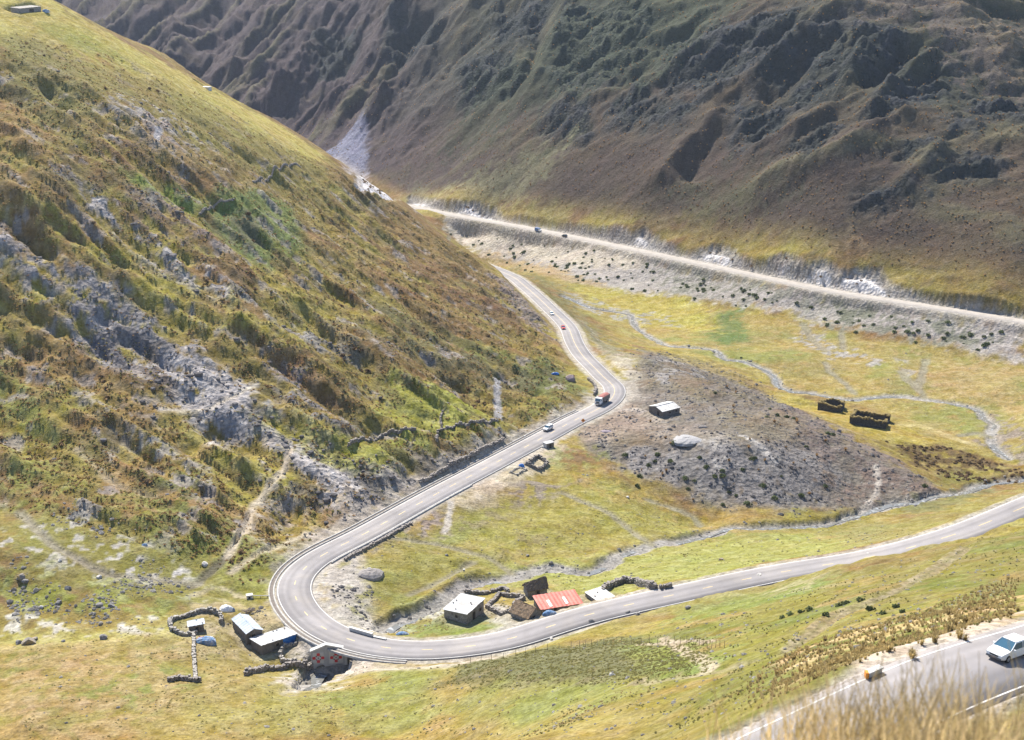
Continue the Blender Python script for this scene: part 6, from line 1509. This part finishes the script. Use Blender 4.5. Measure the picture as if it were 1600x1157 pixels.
def plant(name, m, foliage, stemh, label, cat, group):
    r = thing(name, (0, 0, -500), 0, label, cat, group); link('foliage', foliage, m, r); MB().cyl((0,0,-.3), (0,0,stemh), .06, .03, 5).build('stem', M_WOOD, r); return r
bp_ = [plant('dark_shrub', M_DKG, bush_mesh(20 + k, 70, .34), .5, 'dark green shrub on the grey spur below the whitish shed', 'shrub', 'dark shrubs on the grey spur') for k in range(3)]
ep_ = [plant('dark_shrub', M_DKG, bush_mesh(25 + k, 70, .34), .5, 'dark green shrub on the grey embankment below the far gravel road', 'shrub', 'dark shrubs on the far embankment') for k in range(3)]
tp_ = [plant('straw_tussock', M_STRAW, tuft_mesh(30 + k, 44, .95, .5, 1.0, .05), .2, 'straw coloured tussock beside the upper road', 'tussock', 'tussocks beside the upper road') for k in range(3)]
rp_ = [plant('orange_tussock', M_RUST, tuft_mesh(40 + k, 36, .9, .6, 1.0, .08), .2, 'rusty orange tussock on the grey spur', 'tussock', 'rusty tussocks on the spur') for k in range(2)]
used = set()
def set_plants(protos, pts, smin, smax):
    for k, q in enumerate(pts):
        pr = protos[k % len(protos)]; s = random.uniform(smin, smax)
        if pr.name not in used: used.add(pr.name); pr.location = q; pr.scale = (s, s, s * random.uniform(.8, 1.15)); pr.rotation_euler = (0, 0, random.uniform(0, 6)); continue
        dup(pr, q, random.uniform(0, 6), (s, s * random.uniform(.85, 1.15), s * random.uniform(.8, 1.15)))
SH = [(1023,722),(1014,728),(1047,722),(1085,752),(1117,745),(1129,745),(1071,748),(1104,730),(1175,718),(1180,716),(1093,716),(1158,560),(1203,640),(1215,650),(1240,655),(1028,712),(1000,745),(1139,770),(1150,775),(1103,732),(1192,760),(1210,780),(1252,775),(977,712),(1075,765),(996,760),(1130,790),(1260,700),(1221,745),(1160,735),(1290,760),(1168,788)]
set_plants(bp_, [at(*q) for q in SH], .6, 1.25)
spw = spur * keepoff; set_plants(bp_, [Vector(q) for q in sample(14, spw * smooth(0, .3, n_mid), rmin=380, rmax=560)], .6, 1.3)
set_plants(ep_, [Vector(q) for q in sample(110, eb * smooth(-.2, .3, n_mid), rmin=560, rmax=760)], .9, 1.7)
OR = [(1041,737),(1032,748),(1035,742),(1008,714),(1219,665),(1245,660),(1247,680),(1290,690),(1200,690),(1228,700),(1185,735),(1257,720),(1210,660),(1170,700),(1195,720),(1240,725)]
set_plants(rp_, [at(*q) for q in OR] + [Vector(q) for q in sample(30, spw * smooth(0, .3, n_sm), rmin=400, rmax=540)], .8, 1.5)
TS = [(1368,1000),(1360,1012),(1342,1018),(1388,1018),(1425,1030),(1424,1022),(1461,988),(1477,982),(1492,978),(1510,970),(1517,966),(1540,962),(1565,960),(1578,962),(1590,955),(1500,998),(1508,1002),(1440,1008),(1460,1004),(1415,1006),(1352,1008),(1310,1035),(1300,1040),(1298,1028),(1374,1008),(1395,1004)]
TP2 = [at(*q) for q in TS]
set_plants(tp_, TP2 + [Vector(q) for q in sample(70, tz, amin=10, rmin=90, rmax=210)], .6, 1.15)
SB = [(1252,958),(1265,955),(1235,962),(1222,967),(1310,948),(1320,945),(1345,940),(1360,955),(1290,962),(1400,950),(1410,958),(1380,960)]
hs_ = [plant('low_dark_bush', M_DKG, bush_mesh(50, 60, .36), .4, 'low dark bush on the grassy slope between dirt track and upper road', 'bush', 'low bushes below the upper road')]
set_plants(hs_, [at(*q) for q in SB], .55, 1.0)

# tall dry grass close to the camera, at the lower right edge of the view
def blades(name, label, u, r, n, h, spread, seed):
    rnd = random.Random(seed); a, _ = pix_dir(u, 578); a = float(a); x, y = r*math.sin(a), r*math.cos(a); z = ground(x, y); o = thing(name, (x, y, z), 0, label, 'grass', 'blurred grass clumps close to the camera')
    for part in range(2):
        mb = MB(); mb_n = n // 2
        for k in range(mb_n):
            px_, py_ = rnd.gauss(0, spread), rnd.gauss(0, spread*.6); az_ = rnd.uniform(0, 6.28); ln = rnd.uniform(.15, .55)*h; hh = h*rnd.uniform(.6, 1.1); w = rnd.uniform(.004, .009)
            p0 = Vector((px_, py_, -.05)); prev = None; vs = []; fs = []
            for s in range(5):
                t = s/4; c = p0 + Vector((math.cos(az_)*ln*t*t, math.sin(az_)*ln*t*t, hh*t)); ww = w*(1 - t*.8); vs += [c + Vector((-math.sin(az_)*ww, math.cos(az_)*ww, 0)), c - Vector((-math.sin(az_)*ww, math.cos(az_)*ww, 0))]
            fs = [(2*s, 2*s+1, 2*s+3, 2*s+2) for s in range(4)]; mb.add(vs, fs)
        mb.build('blades', M_STRAW if part == 0 else M_FG, o, kind='stuff')
M_FG = leafmat('golden_grass', (.52,.40,.22))
for k, (u, r, h) in enumerate([(1330,9.0,.62),(1395,8.4,.75),(1450,8.8,.85),(1500,8.0,.95),(1550,8.6,1.0),(1600,8.2,1.05),(1650,8.6,1.0),(1480,7.2,.6),(1560,7.0,.7),(1625,7.2,.75)]):
    blades('foreground_grass', 'blurred dry golden grass close to the camera at lower right', u, r, 230, h * .8, .34, k)

# ------------------------------------------------------------------ mountain air
hm = bpy.data.materials.new('mountain_air'); hm.use_nodes = True; hn_ = hm.node_tree; hn_.nodes.remove(hn_.nodes['Principled BSDF'])
pv = hn_.nodes.new('ShaderNodeVolumePrincipled'); pv.inputs['Color'].default_value = (.70, .82, 1, 1); pv.inputs['Density'].default_value = .00004; pv.inputs['Anisotropy'].default_value = .2
hn_.links.new(pv.outputs[0], hn_.nodes['Material Output'].inputs['Volume'])
hb_ = MB().box(-3200, 3200, -300, 3300, float(Zt.min()) - 5, max(float(Zt.max()), 170) + 10).build('haze', hm, kind='stuff')
